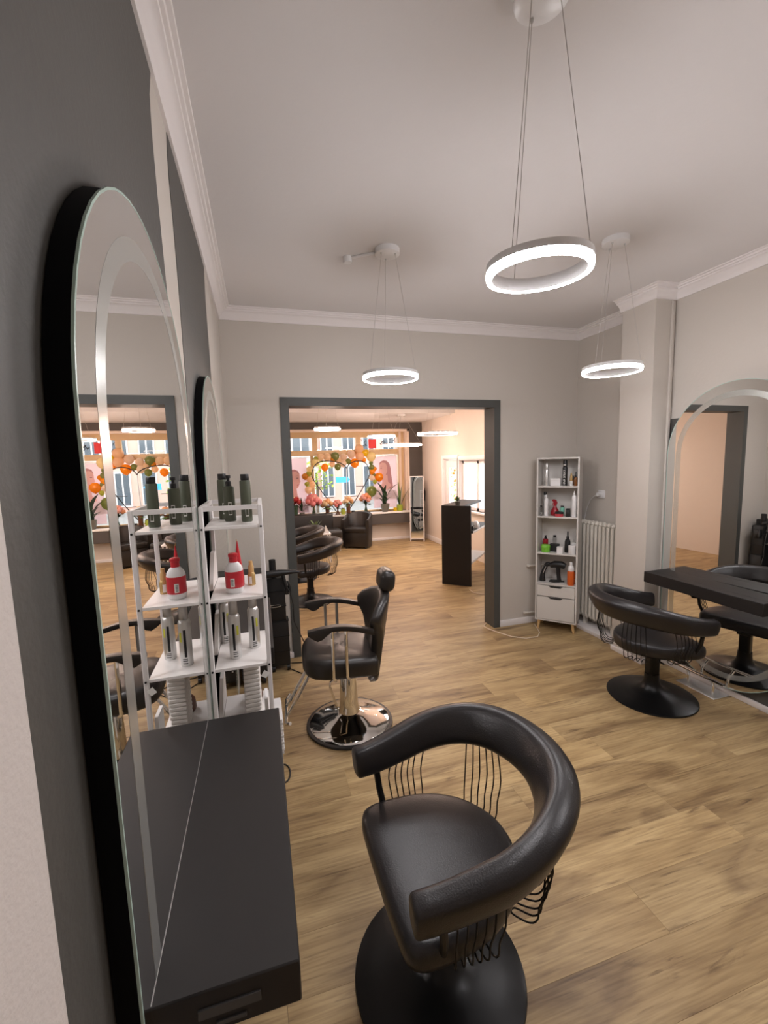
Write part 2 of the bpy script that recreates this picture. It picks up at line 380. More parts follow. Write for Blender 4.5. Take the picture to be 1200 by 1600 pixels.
# lounge right wall with a glazed door and a window
XD = R2R
dz, dy0, dy1 = 1.625, 6.80, 7.36
wy0, wy1, wz0, wz1 = 4.6, 6.70, .78, 1.60
b = B()
b.box(XD, dy1, 0, XD+.10, 9.0, 2.8); b.box(XD, dy0, dz, XD+.10, dy1, 2.8); b.box(XD, wy1, 0, XD+.10, dy0, 2.8)
b.box(XD, wy0, wz1, XD+.10, wy1, 2.8); b.box(XD, wy0, 0, XD+.10, wy1, wz0); b.box(XD, YB2, 0, XD+.10, wy0, 2.8)
struct('wall_lounge_right', b, 'peach')
b = B(); b.box(XD-.014, dy1+.07, 0, XD, R2Y, .10, .004); struct('baseboard_lounge_right', b, 'trim')
b = B(); b.box(R2L, R2Y-.014, 0, R2R-.014, R2Y+.019, .05, .004); struct('baseboard_lounge_far', b, 'trim')
def casing(y0, y1, z0, z1, bottom, nm):
    q = B(); w = .065
    q.box(XD-.022, y0-w, z0, XD, y0, z1+w, .004); q.box(XD-.022, y1, z0, XD, y1+w, z1+w, .004); q.box(XD-.022, y0, z1, XD, y1, z1+w, .004)
    q.box(XD, y0, z0, XD+.10, y0+.012, z1); q.box(XD, y1-.012, z0, XD+.10, y1, z1); q.box(XD, y0, z1-.012, XD+.10, y1, z1)
    if bottom: q.box(XD-.05, y0-w, z0-.03, XD+.10, y1+w, z0, .004)
    return struct(nm, q, 'trim')
casing(dy0, dy1, 0, dz, False, 'trim_6'); casing(wy0, wy1, wz0, wz1, True, 'trim_7')
b = B(); X = XD+.045
b.box(X, dy0+.012, .01, X+.04, dy0+.12, dz-.02); b.box(X, dy1-.12, .01, X+.04, dy1-.012, dz-.02); b.box(X, dy0+.12, dz-.15, X+.04, dy1-.12, dz-.02); b.box(X, dy0+.12, .01, X+.04, dy1-.12, .45)
dr = struct('door_1', b, 'trim'); obj('pane', B().box(X+.018, dy0+.12, .45, X+.024, dy1-.12, dz-.15), 'glass', dr)
obj('door_handle', B().cyl((X, dy0+.07, .85), (X-.04, dy0+.07, .85), .008).cyl((X-.04, dy0+.065, .85), (X-.04, dy0+.16, .85), .008), 'steel', dr)
b = B(); b.box(X, wy0+.012, wz0, X+.04, wy0+.06, wz1-.012); b.box(X, wy1-.06, wz0, X+.04, wy1-.012, wz1-.012); b.box(X, wy0, wz0, X+.04, wy1, wz0+.05); b.box(X, wy0, wz1-.06, X+.04, wy1, wz1-.012); b.box(X, 6.12, wz0, X+.04, 6.18, wz1-.02)
w3 = struct('window_2', b, 'trim')
obj('pane', B().box(X+.018, 6.18, wz0+.05, X+.024, wy1-.06, wz1-.06), 'glass', w3); obj('pane', B().box(X+.018, wy0+.06, wz0+.05, X+.024, 6.12, wz1-.06), 'glass', w3)
# shop window
b = B()
b.box(WX0, R2Y-.02, WZ1-.05, WX1, R2Y+.02, WZ1, .004); b.box(WX1-.05, R2Y-.02, WZ0, WX1, R2Y+.02, WZ1, .004)
win_case = struct('trim_8', b, 'pinkframe')
b = B(); b.box(WX0, 8.27, WZ0-.03, WX1, YG+.03, WZ0, .004); struct('trim_9', b, 'sill')
b = B(); y0, y1 = YG-.03, YG+.03
b.box(WX0, y0, WZ0, WX0+.08, y1, WZ1); b.box(2.79, y0-.02, WZ0, WX1+.0, y1, WZ1); b.box(WX0, y0, 2.11, 2.79, y1, WZ1); b.box(WX0, y0-.01, 1.76, 2.79, y1, 1.865)
b.box(1.025, y0, 1.865, 1.125, y1, 2.11); b.box(1.905, y0, 1.865, 2.0, y1, 2.11); b.box(.98, y0+.01, WZ0, 1.04, y1, 1.76); b.box(WX0, y0, WZ0, 2.79, y1, WZ0+.03)
w1 = struct('window_1', b, 'tan')
b = B(); b.box(2.80, y0-.035, WZ0, 2.845, y0-.02, WZ1-.02); b.box(2.90, R2Y+.0, WZ0, WX1, YG-.05, WZ1); obj('inner_lining', b, 'pinkframe', w1)
for x0, x1, z0, z1 in ((WX0+.08, 1.025, 1.865, 2.11), (1.125, 1.905, 1.865, 2.11), (2.0, 2.79, 1.865, 2.11), (WX0+.08, .98, WZ0+.03, 1.76), (1.04, 2.79, WZ0+.03, 1.76)):
    obj('pane', B().box(x0, YG+.008, z0, x1, YG+.014, z1), 'glass', w1)

# ================================================================ STREET OUTSIDE
b = B(); b.box(-14, 8.8, -.25, 22, 26, -.2); struct('street', b, 'asphalt')
b = B(); b.box(3.55, 2.0, -.25, 12, 8.75, -.2); struct('side_yard', b, 'asphalt')
def building(name, label, x0, x1, y, h, m, rows, cols, face='-y'):
    t = thing(name, label, 'building', ((x0+x1)/2, y, -.2))
    w = x1-x0; obj('wall', B().box(-w/2, 0, 0, w/2, 4, h), m, t)
    cw = w/cols
    for r in range(rows):
        for c in range(cols):
            cx = -w/2+cw*(c+.5); z0 = .3+r*1.9
            q = B(); q.box(cx-cw*.30, -.06, z0-.05, cx+cw*.30, .0, z0+1.42); wn = obj('window', q, 'trim', t)
            obj('pane', B().box(cx-cw*.25, -.075, z0, cx-.03, -.06, z0+1.34), 'darkglass', wn); obj('pane', B().box(cx+.03, -.075, z0, cx+cw*.25, -.06, z0+1.34), 'darkglass', wn)
    obj('cornice', B().box(-w/2, -.2, h-.3, w/2, 0, h), 'trim', t)
    return t
building('house', 'pale rendered house across the street seen through the left of the shop window', -6, 2.6, 20, 8.5, 'facade', 3, 6)
building('house', 'rose rendered house across the street behind the middle of the shop window', 2.6, 6.6, 20.3, 9, 'facade2', 3, 4)
building('house', 'pale rendered house across the street behind the right of the shop window', 6.6, 16, 20, 8.5, 'facade', 3, 6)
t = thing('street_tree', 'lime green young street tree outside the shop window, inside the heart frame', 'tree', (1.95, 15.5, -.2))
obj('trunk', B().tube([(0, 0, 0), (.03, 0, .9), (0, 0, 1.5)], [.06, .05, .03], 8), 'bark', t)
b = B(); rr = random.Random(3)
for i in range(260):
    a, e, r = rr.uniform(0, 6.28), rr.uniform(-1, 1), rr.uniform(.25, .62)
    c = Vector((cos(a)*r, sin(a)*r*.7, 1.45+e*.5)); d = Vector((rr.uniform(-1, 1), rr.uniform(-1, 1), rr.uniform(-.6, .8))).normalized()*.13
    b.leaf(c, c+d, .045, n=2)
obj('foliage', b, 'treegreen', t, kind='stuff')
t = thing('street_sign', 'small blue arrow sign across the street behind the heart frame', 'sign', (2.52, 13.5, -.2))
obj('post', B().cyl((0, 0, 0), (0, 0, 1.25), .025), 'steel', t)
obj('sign_plate', B().prism([(-.22, 1.2), (.16, 1.2), (.24, 1.29), (.16, 1.38), (-.22, 1.38)], 'y', -.03, -.026), 'blue', t)
t = thing('bollard', 'white and red street bollard outside the side window', 'bollard', (4.6, 6.75, -.2))
obj('post', B().lathe([(.06, 0), (.06, 1.5), (.045, 1.56), (.0, 1.58)], n=14), 'redcard', t)
building('garage', 'plain white garage wall beyond the side window of the lounge', 4.62, 9.5, 9.7, 3.2, 'trim', 0, 1)
t = thing('flowering_bush', 'green and yellow flowering bush outside the glazed side door', 'bush', (4.22, 9.25, -.2)); b = B(); rr = random.Random(4); b2 = B()
for i in range(170):
    c = Vector((rr.uniform(-.28, .28), rr.uniform(-.2, .2), rr.uniform(.2, 1.75))); d = Vector((rr.uniform(-1, 1), rr.uniform(-1, 1), rr.uniform(-.4, 1))).normalized()*.10; b.leaf(c, c+d, .03, n=2)
for i in range(40): b2.ball((rr.uniform(-.26, .26), rr.uniform(-.24, -.15), rr.uniform(.3, 1.7)), .028, 8, 5)
obj('foliage', b, 'treegreen', t, kind='stuff'); obj('blossoms', b2, 'bal_o', t, kind='stuff'); obj('trunk', B().cyl((0, 0, 0), (0, 0, .6), .03, .02, 8), 'bark', t)

# ================================================================ RING LAMPS
def ring_lamp(c, zr, R, warm, label, zc, tilt=(0, 0)):
    t = thing('ring_pendant_lamp', label, 'lamp', (c[0], c[1], zc), 0, 'round ring pendant lamps on wires')
    obj('canopy', B().lathe([(.0, -.03), (.064, -.03), (.068, -.027), (.068, 0), (.0, 0)], n=28), 'lampw', t)
    q = B()
    for i in range(3): q.lathe([(.004, -.038), (.005, -.030)], (cos(i*2.09+1.5)*.045, sin(i*2.09+1.5)*.045, 0), 8)
    obj('wire_gland', q, 'steel', t)
    dz = zr-zc; T = Matrix.Rotation(tilt[0], 4, 'X') @ Matrix.Rotation(tilt[1], 4, 'Y')
    def P(r, a, z): v = T @ Vector((r*cos(a), r*sin(a), z)); return (v.x, v.y, v.z+dz)
    n = 56
    def ringloft(prof):
        q = B(); q.loft([[P(r, 2*pi*i/n, z) for r, z in prof] for i in range(n)], loop=True); return q
    w = .011
    obj('ring_housing', ringloft([(R-w-.0015, -.014), (R-w-.0015, .021), (R+.002, .021), (R+.002, .0035), (R-w+.0015, .003), (R-w+.0015, -.014)]), 'lampw', t)
    obj('led_diffuser', ringloft([(R-w+.002, .0025), (R+.0012, .0025), (R+.0020, .001), (R+.0025, -.009), (R+.0005, -.0160), (R-w-.0015, -.0141), (R-w+.002, -.0139)]), 'led_w' if warm else 'led_c', t)
    for i in range(3):
        a = i*2.09+1.5; obj('suspension_wire', B().tube([(cos(a)*.045, sin(a)*.045, -.036), P(R-.006, a, .02)], .0011, 5), 'wire', t)
    return t
ring_lamp((.748, 1.05), 2.100, .134, False, 'nearest and largest looking ring lamp on long wires, upper middle', ZC, (.03, -.03))
ring_lamp((.75, 2.41), 2.082, .155, False, 'ring lamp hanging in front of the doorway, with a cable duct at its ceiling plate', ZC)
ring_lamp((1.93, 2.03), 2.078, .150, False, 'ring lamp hanging before the pillar on the right', ZC)
ring_lamp((1.93, .62), 2.085, .150, False, 'added ring lamp over the right hand side, out of view, to light the room', ZC)  # unseen lamp, added to light the front room
ring_lamp((.78, 5.0), 2.0, .146, True, 'small ring lamp at the left of the lounge, in front of the shop window', R2C)
ring_lamp((1.84, 6.46), 2.0, .21, True, 'flat looking ring lamp in front of the red card on the shop window', R2C)
ring_lamp((2.38, 7.08), 1.885, .33, True, 'wide ring lamp nearest the lounge far corner, above the woman poster', 2.40)
ring_lamp((2.40, 5.6), 1.975, .275, True, 'wide ring lamp over the reception desk in the lounge', R2C)
ring_lamp((-.3, 6.3), 2.0, .25, True, 'added ring lamp lighting the unseen left side of the lounge', R2C)  # extra lamp outside the view, added for light in the lounge
# ceiling sensor and duct
t = thing('ceiling_sensor', 'small white sensor on the ceiling joined to the lamp plate by a duct', 'sensor', (.555, 2.545, ZC))
obj('sensor_body', B().lathe([(.0, -.03), (.022, -.03), (.026, -.022), (.026, 0), (0, 0)], n=18), 'lampw', t)
obj('duct', B().tube([(.02, -.012, -.006), (.14, -.095, -.006)], .0075, 8), 'lampw', t)

# ================================================================ WALL MIRRORS
def pill(r, z0, z1, n=28):
    return [(r*cos(pi*i/n), z1-r+r*sin(pi*i/n)) for i in range(n+1)] + [(-r*cos(pi*i/n), z0+r-r*sin(pi*i/n)) for i in range(n+1)]
def wall_mirror(label, yc, r, z0, z1, xw, xg, rot=0.0):
    s = 1 if xg > xw else -1; d = abs(xg-xw)
    t = thing('wall_mirror', label, 'mirror', (xg, yc, 0), rot, 'pill shaped wall mirrors')
    P = pill(r, z0, z1)
    obj('back_case', B().prism(pill(r-.003, z0+.003, z1-.003), 'x', -s*d+s*.0015, -s*.0032), 'mbox', t)
    g = obj('glass', B().prism(pill(r-.0015, z0+.0015, z1-.0015), 'x', -s*.003, 0), 'mirror', t, ang=20)
    n = len(P)
    e = B(); e.loft([[(x, p[0]*k, (p[1]-(z0+z1)/2)*kz+(z0+z1)/2) for x, k, kz in ((-s*.0031, 1, 1), (s*.0004, 1, 1), (s*.0004, 1-.0035/r, 1-.007/(z1-z0)), (-s*.0031, 1-.0035/r, 1-.007/(z1-z0)))] for p in P], loop=True)
    obj('polished_edge', e, 'gedge', t)
    A = pill(r-.064, z0+.064, z1-.064); C = pill(r-.100, z0+.100, z1-.100)
    e = B(); e.loft([[(s*.0003, a[0], a[1]), (s*.0003, c[0], c[1]), (s*.0001, c[0], c[1]), (s*.0001, a[0], a[1])] for a, c in zip(A, C)], loop=True)
    obj('frosted_band', e, 'frost', t); return t
XM = -.19
wall_mirror('tall pill shaped mirror on the dark grey wall in the left foreground', 0.992, .428, .05, 2.078, XL+.002, XM)
wall_mirror('tall pill shaped mirror on the grey wall, second from the viewer, behind the white rack', 2.13, .41, .05, 2.0, XL+.002, XM)
wall_mirror('tall pill shaped mirror on the right wall behind the black table', 2.02, .445, .05, 2.047, XR-.026, 2.88, .034)

# ================================================================ STYLING TABLES
def table(label, xa, xb, y0, y1, z0, z1, near):
    t = thing('styling_table', label, 'table', (min(xa, xb), y0, z0), 0, 'black styling tables under the mirrors')
    w, l, h = abs(xb-xa), y1-y0, z1-z0
    obj('table_box', B().box(0, 0, 0, w, l, h, .0025, 1), 'lam', t)
    if xb > 0 and xa < 0: obj('back_edge_glint', B().box(.0029, .004, h-.0004, .0036, l-.004, h+.0003), 'steel', t)  # pale strip stands in for light caught along the table's back edge
    if near:
        q = B()
        q.box(.062, -.003, .030, .150, .001, .047, .001, 1); obj('drawer_grip', q, 'gun', t); obj('drawer_grip', B().box(.085, -.003, .012, .128, .001, .019, .001, 1), 'gun', t)
    else:
        obj('drawer_seam', B().box(w*.3, .02, h-.0005, w*.3+.002, l-.03, h+.0004), 'ink', t)
    return t
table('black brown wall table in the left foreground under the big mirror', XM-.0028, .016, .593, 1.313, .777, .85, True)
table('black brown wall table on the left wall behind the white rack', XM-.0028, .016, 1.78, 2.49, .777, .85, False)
table('black brown wall table on the right wall', 2.665, 2.878, 1.655, 2.44, .675, .752, False)
# footrests
def footrest(label, loc, flip):
    s = -1 if flip else 1
    t = thing('footrest', label, 'footrest', loc, 0, 'chrome footrests')
    obj('floor_plate', B().box(-.075, -.135, 0, .07, .135, .006, .002, 1), 'alu', t)
    for y in (-.085, .085):
        obj('bent_post', B().tube([(-s*.02, y, .006), (-s*.015, y, .05), (-s*.025, y, .09), (-s*.06, y, .118), (-s*.075, y, .128)], .009, 10), 'chrome', t)
    obj('foot_bar', B().tube([(-s*.085, -.20, .135), (-s*.085, .20, .135)], .011, 10), 'chrome', t)
footrest('chrome footrest on a plate by the right skirting board, beside the black chair', (2.83, 2.09, 0), False)
footrest('chrome footrest under the left foreground table', (-.075, .80, 0), True)

# ================================================================ SALON CHAIRS
def salon_chair(label, loc, rz):
    t = thing('salon_chair', label, 'chair', loc, rz, 'black salon chairs with a rounded arm band')
    obj('base', B().lathe([(.0, 0), (.262, 0), (.265, .004), (.263, .010), (.250, .015), (.19, .028), (.13, .038), (.088, .053), (.062, .072), (.049, .098), (.044, .13), (.043, .16), (.0, .16)], n=48), 'bmetal', t)
    obj('column', B().box(-.034, -.034, .14, .034, .034, .315, .014, 3), 'bmetal', t)
    obj('piston', B().cyl((0, 0, .31), (0, 0, .36), .016), 'chrome', t)
    obj('pump_lever', B().box(-.045, -.045, .285, .045, .045, .318, .008).tube([(.0, .03, .30), (.03, .10, .305), (.05, .13, .30), (.04, .155, .296)], .006, 8).tube([(.0, -.03, .30), (.02, -.09, .305), (.03, -.13, .30)], .006, 8), 'bmetal', t)
    obj('seat_plate', B().box(-.12, -.11, .335, .13, .11, .348, .004, 1), 'bmetal', t)
    # seat cushion
    ctrl = [(-.190, 0), (-.190, .10), (-.184, .20), (-.160, .236), (-.105, .246), (.0, .240), (.095, .212), (.175, .155), (.228, .07), (.240, 0)]
    half = []
    for i in range(len(ctrl)-1):
        for k in range(4):
            a = [ctrl[max(0, min(len(ctrl)-1, i+j))] for j in (-1, 0, 1, 2)]
            if i == 0: a[0] = (ctrl[1][0], -ctrl[1][1])
            if i == len(ctrl)-2: a[3] = (ctrl[-2][0], -ctrl[-2][1])
            u = k/4
            half.append(tuple(.5*((2*a[1][c])+(-a[0][c]+a[2][c])*u+(2*a[0][c]-5*a[1][c]+4*a[2][c]-a[3][c])*u*u+(-a[0][c]+3*a[1][c]-3*a[2][c]+a[3][c])*u**3) for c in (0, 1)))
    half.append(ctrl[-1]); out = half+[(x, -y) for x, y in half[-2:0:-1]]
    cx = .02; rings = []
    for s, z in ((.0, .345), (.84, .345), (.93, .349), (.98, .360), (1.0, .380), (1.0, .402), (.985, .418), (.955, .427), (.90, .431), (.75, .434), (.5, .437), (.25, .438), (.0, .438)):
        rings.append([(cx+(x-cx)*max(s, .004), y*max(s, .004), z) for x, y in out])
    obj('seat_cushion', B().loft(rings), 'leather', t)
    # U shaped arm band
    path = []; n = 44
    for i in range(n+1):
        q = -1+2*i/n
        if abs(q) > .68:
            k = (abs(q)-.68)/.32; x = .04-.215*k; y = (.292-.022*k)*(1 if q > 0 else -1)
        else:
            a = q/.68*pi/2; x = .04+.305*cos(a)**.92 if cos(a) > 0 else .04; y = .292*sin(a)
        path.append((x, y))
    def zc(x): k = max(0, min(1, (x+.18)/.52)); return .568+.088*k*k*(3-2*k)
    rings = []; cent = []
    for i, (x, y) in enumerate(path):
        a, c = path[max(0, i-1)], path[min(n, i+1)]
        T = Vector((c[0]-a[0], c[1]-a[1], zc(c[0])-zc(a[0]))).normalized(); O = Vector((T.y, -T.x, 0)).normalized()
        if O.dot(Vector((x-.0, y, 0))) < 0: O = -O
        U = O.cross(T); U = U if U.z > 0 else -U
        k = max(0, min(1, (x+.18)/.5)); hh = .049+.024*k; tt = .033+.015*k; lean = .18+.30*k
        O2 = O*cos(lean)-U*sin(lean); U2 = U*cos(lean)+O*sin(lean)
        cpt = Vector((x, y, zc(x))); cent.append((cpt, O2, U2, hh, tt))
        ring = []
        for j in range(20):
            th = 2*pi*j/20; cs, sn = cos(th), sin(th); e = .62
            ring.append(cpt+O2*tt*math.copysign(abs(cs)**e, cs)+U2*hh*math.copysign(abs(sn)**e, sn))
        if i in (0, n):
            d = -T if i == 0 else T
            def sc(r, s, off): return [cpt+(p-cpt)*s+d*off for p in r]
            ends = [sc(ring, .55, .011), sc(ring, .82, .010), sc(ring, .95, .006)]
            if i == 0: rings += ends+[ring]
            else: rings += [ring]+ends[::-1]
        else: rings.append(ring)
    obj('arm_band', B().loft(rings), 'leather', t, ang=60)
    for i in (2, n-2):
        c, O, U, hh, tt = cent[i]; s = 1 if c.y > 0 else -1
        obj('arm_post', B().tube([c-U*.03, (c.x+.012, s*.262, .46), (c.x+.02, s*.238, .40), (c.x+.03, s*.20, .352)], .0115, 8), 'bmetal', t)
    def wire_at(q):
        i = int(round((q+1)/2*n)); return cent[i]
    for lo, hi in ((-.86, -.64), (-.44, -.20), (.20, .44), (.64, .86)):
        for k in range(3):
            pts = []
            for s_, q in ((0, lo+(hi-lo)*(k+.10)/3), (1, lo+(hi-lo)*(k+.62)/3)):
                f = (q+1)/2*n; i = int(f); w = f-i; c = cent[i][0].lerp(cent[i+1][0], w); U = cent[i][2]; O = cent[i][1]
                o = Vector((c.x-.02, c.y, 0)); o.normalize()
                leg = [c-U*cent[i][3]*.8, Vector((c.x-o.x*.004, c.y-o.y*.004, .47)), Vector((c.x-o.x*.026, c.y-o.y*.026, .40)), Vector((c.x-o.x*.030, c.y-o.y*.030, .36)), Vector((c.x-o.x*.052, c.y-o.y*.052, .334)), Vector((c.x-o.x*.10, c.y-o.y*.10, .333))]
                pts.append(leg)
            obj('wire', B().tube(catmull(pts[0]+pts[1][::-1], 3), .0026, 5), 'bmetal', t)
    return t
ch = salon_chair('large black salon chair in the foreground, its rounded arm band seen from above', (.452, 1.10, 0), .03)
dup(ch, (2.43, 2.13, 0), pi-.20, 'black salon chair at the right hand table, beside the radiator')
dup(ch, (.50, 4.98, 0), .10, 'black salon chair just beyond the doorway on the left, nearer of two')
dup(ch, (.44, 6.05, 0), .10, 'black salon chair in the lounge on the left, farther of two')

# ================================================================ BARBER CHAIR
t = thing('barber_chair', 'black reclining salon chair with headrest on a round chrome base, by the doorway', 'chair', (.45, 2.48, 0), radians(-4))
obj('rubber_ring', B().lathe([(.0, 0), (.262, 0), (.266, .006), (.264, .014), (.25, .016), (.0, .014)], n=48), 'bplast', t)
obj('chrome_base', B().lathe([(.0, .012), (.245, .012), (.246, .018), (.236, .026), (.17, .044), (.10, .068), (.068, .085), (.0, .086)], n=56), 'chrome', t)
obj('chrome_column', B().lathe([(.0, .07), (.068, .072), (.066, .092), (.058, .115), (.0555, .15), (.050, .325), (.047, .335), (.0, .336)], n=32), 'chrome', t)
obj('piston', B().cyl((0, 0, .33), (0, 0, .40), .015), 'steel', t)
obj('pump_lever', B().tube([(-.02, -.02, .345), (-.06, -.05, .340), (-.115, -.07, .315), (-.118, -.075, .29), (-.075, -.06, .13), (-.07, -.058, .095)], .0065, 8), 'chrome', t)
obj('mechanism', B().box(-.11, -.10, .385, .12, .10, .412, .006), 'bmetal', t)
half = [(-.27, 0), (-.268, .09), (-.25, .16), (-.21, .205), (-.15, .225), (-.05, .228), (.08, .222), (.145, .215), (.16, .19), (.165, 0)]
out = half+[(x, -y) for x, y in half[-2:0:-1]]
rings = [[(max(s, .004)*(x+.05)-.05, y*max(s, .004), z+(-.02*max(0, (x+.27))/.44)) for x, y in out] for s, z in ((0, .405), (.88, .405), (.97, .413), (1, .43), (1.0, .475), (.985, .497), (.94, .512), (.85, .52), (.6, .524), (.3, .525), (0, .525))]
obj('seat_cushion', B().loft(rings), 'leather2', t, ang=60)
# backrest: outline in (y, z), leaning back
bo = [(.0, .280), (.070, .285), (.100, .33), (.122, .45), (.138, .56), (.178, .635), (.238, .700), (.246, .732), (.215, .772), (.145, .812), (.075, .835), (0, .84)]
out = bo+[(-y, z) for y, z in bo[-2:0:-1]]
def lean(y, z, d): return (.175+(z-.40)*.16+d-1.55*y*y, y, z)
rings = []
for s, d in ((.0, -.052), (.5, -.052), (.80, -.048), (.93, -.040), (1.0, -.024), (1.0, .012), (.97, .022), (.90, .026), (.5, .027), (0, .027)):
    s = max(s, .004); rings.append([lean(y*s, .58+(z-.58)*s, d) for y, z in out])
obj('backrest', B().loft(rings), 'leather2', t, ang=60)
q = B(); q.box(-.050, -.092, -.066, .044, .092, .066, .043, 5); bmesh.ops.transform(q.bm, matrix=Matrix.Translation((.255, 0, .893)) @ Matrix.Rotation(.12, 4, 'Y'), verts=q.bm.verts[:])
hr = obj('headrest', q, 'leather2', t, ang=60); obj('headrest_bar', B().cyl((.25, .0, .80), (.265, 0, .86), .010), 'chrome', t)
for s in (-1, 1):
    y = s*.248; rings = []
    for i in range(15):
        k = i/14; x = -.235+.36*k; z = .700-.028*k+.03*sin(pi*k); hw = .022+.006*sin(pi*k); up = .014
        dn = .016 if k > .30 else .016+.046*(1-abs(k-.17)/.17) if k < .34 else .016
        if k < .03: dn = .010
        rings.append([(x, y-hw, z-.004), (x, y-hw*.8, z+up*.8), (x, y, z+up), (x, y+hw*.8, z+up*.8), (x, y+hw, z-.004), (x+.0, y+hw*.8, z-dn), (x, y, z-dn-.003), (x, y-hw*.8, z-dn)])
    ap = obj('arm_pad', B().loft(rings), 'leather2', t, ang=50)
    for x in (-.105, -.03): obj('arm_post', B().tube([(x, y, .70), (x, y, .43), (x+.01, y-s*.015, .405), (x+.012, y-s*.10, .40)], .0095, 8), 'chrome' if s < 0 else 'steel', t)
for y in (-.06, .06): obj('footrest_leg', B().tube([(-.20, y, .41), (-.235, y, .37), (-.36, y, .155), (-.375, y, .135)], .010, 8), 'chrome', t)
obj('footrest_bar', B().tube([(-.355, -.16, .15), (-.378, -.13, .132), (-.378, .13, .132), (-.355, .16, .15)], .010, 8), 'chrome', t)

# ================================================================ WHITE RACK
RX0, RX1, RY0, RY1, RZ = -.1885, .002, 1.422, 1.722, 1.478
t = thing('white_rack', 'narrow white metal rack with four shelves between the left mirrors', 'shelf', (RX0, RY0, 0))
w, l = RX1-RX0, RY1-RY0
for x in (0, w-.014):
    for y in (0, l-.014): obj('post', B().box(x, y, 0, x+.014, y+.014, RZ, .002, 1), 'rack', t)
for y in (0, l-.014): obj('top_rail', B().box(.014, y+.001, RZ-.014, w-.014, y+.013, RZ), 'rack', t)
for x in (0, w-.014): obj('side_rail', B().box(x+.001, .014, RZ-.014, x+.013, l-.014, RZ), 'rack', t)
for z in (1.414, 1.18, .95, .70, .35):
    sh = obj('shelf_board', B().box(.0145, .002, z-.010, w-.0145, l-.002, z, .001, 1), 'shelfw', t)
    for x in (.007, w-.007): obj('screw', B().cyl((x, -.0022, z-.006), (x, .0005, z-.006), .0034, None, 8), 'bmetal', sh)
for z in (1.18, .95, .70): obj('side_panel', B().prism([(.12, z), (l-.016, z), (l-.016, z+.11), (.23, z+.11)], 'x', .0005, .0135), 'shelfw', t)
# things on the rack
def cap_bottle(name, label, cat, loc, r, h, m, parts, group=None, rz=0):
    t = thing(name, label, cat, loc, rz, group or {'can': 'spray and mousse cans', 'bottle': 'small bottles'}.get(cat)); parts(t, r, h, m); return t
def olive_tall(t, r, h, m):
    obj('bottle_body', B().lathe([(0, 0), (r*.9, 0), (r, .003), (r, h*.84), (r*.93, h*.87), (0, h*.87)], n=20), m, t)
    obj('cap', B().lathe([(0, h*.87), (r*.72, h*.87), (r*.80, h*.885), (r*.80, h-.002), (r*.74, h), (0, h)], n=18), 'bplast', t)
    obj('label_frame', label_patch(r+.0004, h*.12, h*.36, -1.75, -1.15), 'label', t); obj('label_text', label_patch(r+.0008, h*.14, h*.34, -1.68, -1.22), m, t)
def label_patch(r, z0, z1, a0, a1, n=6):
    q = B(); R = [[(r*cos(a0+(a1-a0)*i/n), r*sin(a0+(a1-a0)*i/n), z) for z in (z0, z1)] for i in range(n+1)]
    q.loft([[p[0], p[1], (p[1][0]*.985, p[1][1]*.985, p[1][2]), (p[0][0]*.985, p[0][1]*.985, p[0][2])] for p in R]); return q
def pump(t, r, h, m):
    obj('bottle_body', B().lathe([(0, 0), (r*.9, 0), (r, .003), (r, h*.72), (r*.92, h*.76), (0, h*.77)], n=20), m, t)
    obj('pump_head', B().lathe([(0, h*.77), (r*.5, h*.77), (r*.5, h*.86), (r*.28, h*.88), (r*.28, h*.93), (r*.45, h*.94), (r*.45, h), (0, h)], n=14).box(-.004, -r*1.1, h*.95, .004, 0, h*.985), 'bplast', t)
    obj('label_frame', label_patch(r+.0004, h*.14, h*.42, -1.75, -1.15), 'label', t); obj('label_text', label_patch(r+.0008, h*.16, h*.40, -1.68, -1.22), m, t)
Z1, Z2, Z3 = 1.414, 1.18, .95
RS = 1.107                       # bottle sizes on the rack
cap_bottle('shampoo_bottle', 'olive pump bottle at the front left of the rack top shelf', 'bottle', (-.104, 1.563, Z1), .0190, .157, 'olive', pump)
cap_bottle('shampoo_bottle', 'olive bottle with a tall black cap behind the pump bottle on the rack', 'bottle', (-.128, 1.634, Z1), .0183, .162, 'olive', olive_tall)
cap_bottle('shampoo_bottle', 'olive bottle with a black cap, rightmost on the rack top shelf', 'bottle', (-.048, 1.520, Z1), .0178, .160, 'olive', olive_tall)
t = thing('red_white_bottle', 'white bottle with a red label and red cap on the second rack shelf', 'bottle', (-.101, 1.500, Z2))
t.scale = (RS,)*3
r = .026; obj('bottle_body', B().lathe([(0, 0), (r*.88, 0), (r, .005), (r, .068), (r*.93, .078), (r*.6, .090), (r*.42, .094), (0, .094)], n=26), 'wplast', t)
obj('red_label', B().lathe([(r+.0002, .017), (r+.0006, .018), (r+.0006, .066), (r+.0002, .067), (r-.001, .067), (r-.001, .017)], n=26), 'red', t)
obj('cap', B().lathe([(0, .093), (r*.46, .093), (r*.46, .108), (r*.54, .110), (r*.54, .118), (r*.4, .120), (0, .120)], n=18), 'red', t)
bl = obj('barcode_label', label_patch(r+.0010, .022, .048, -1.95, -1.50), 'label', t)
for i in range(5): obj('barcode_bar', label_patch(r+.0014, .026+i*.004, .028+i*.004, -1.88, -1.62, 2), 'ink', bl)
t = thing('red_tube', 'red squeeze tube standing on its cap behind the red and white bottle', 'tube', (-.090, 1.585, Z2))
t.scale = (RS,)*3
rings = []
for k, z in enumerate((0, .004, .03, .06, .10, .135, .142)):
    a = .016*(1+.15*sin(k)); f = 1-max(0, z-.03)/.112*.97; rings.append([(.0155*cos(q)*(1-max(0, z-.03)/.112*.90), .0155*sin(q)*max(.12, f), z) for q in (2*pi*j/18 for j in range(18))])
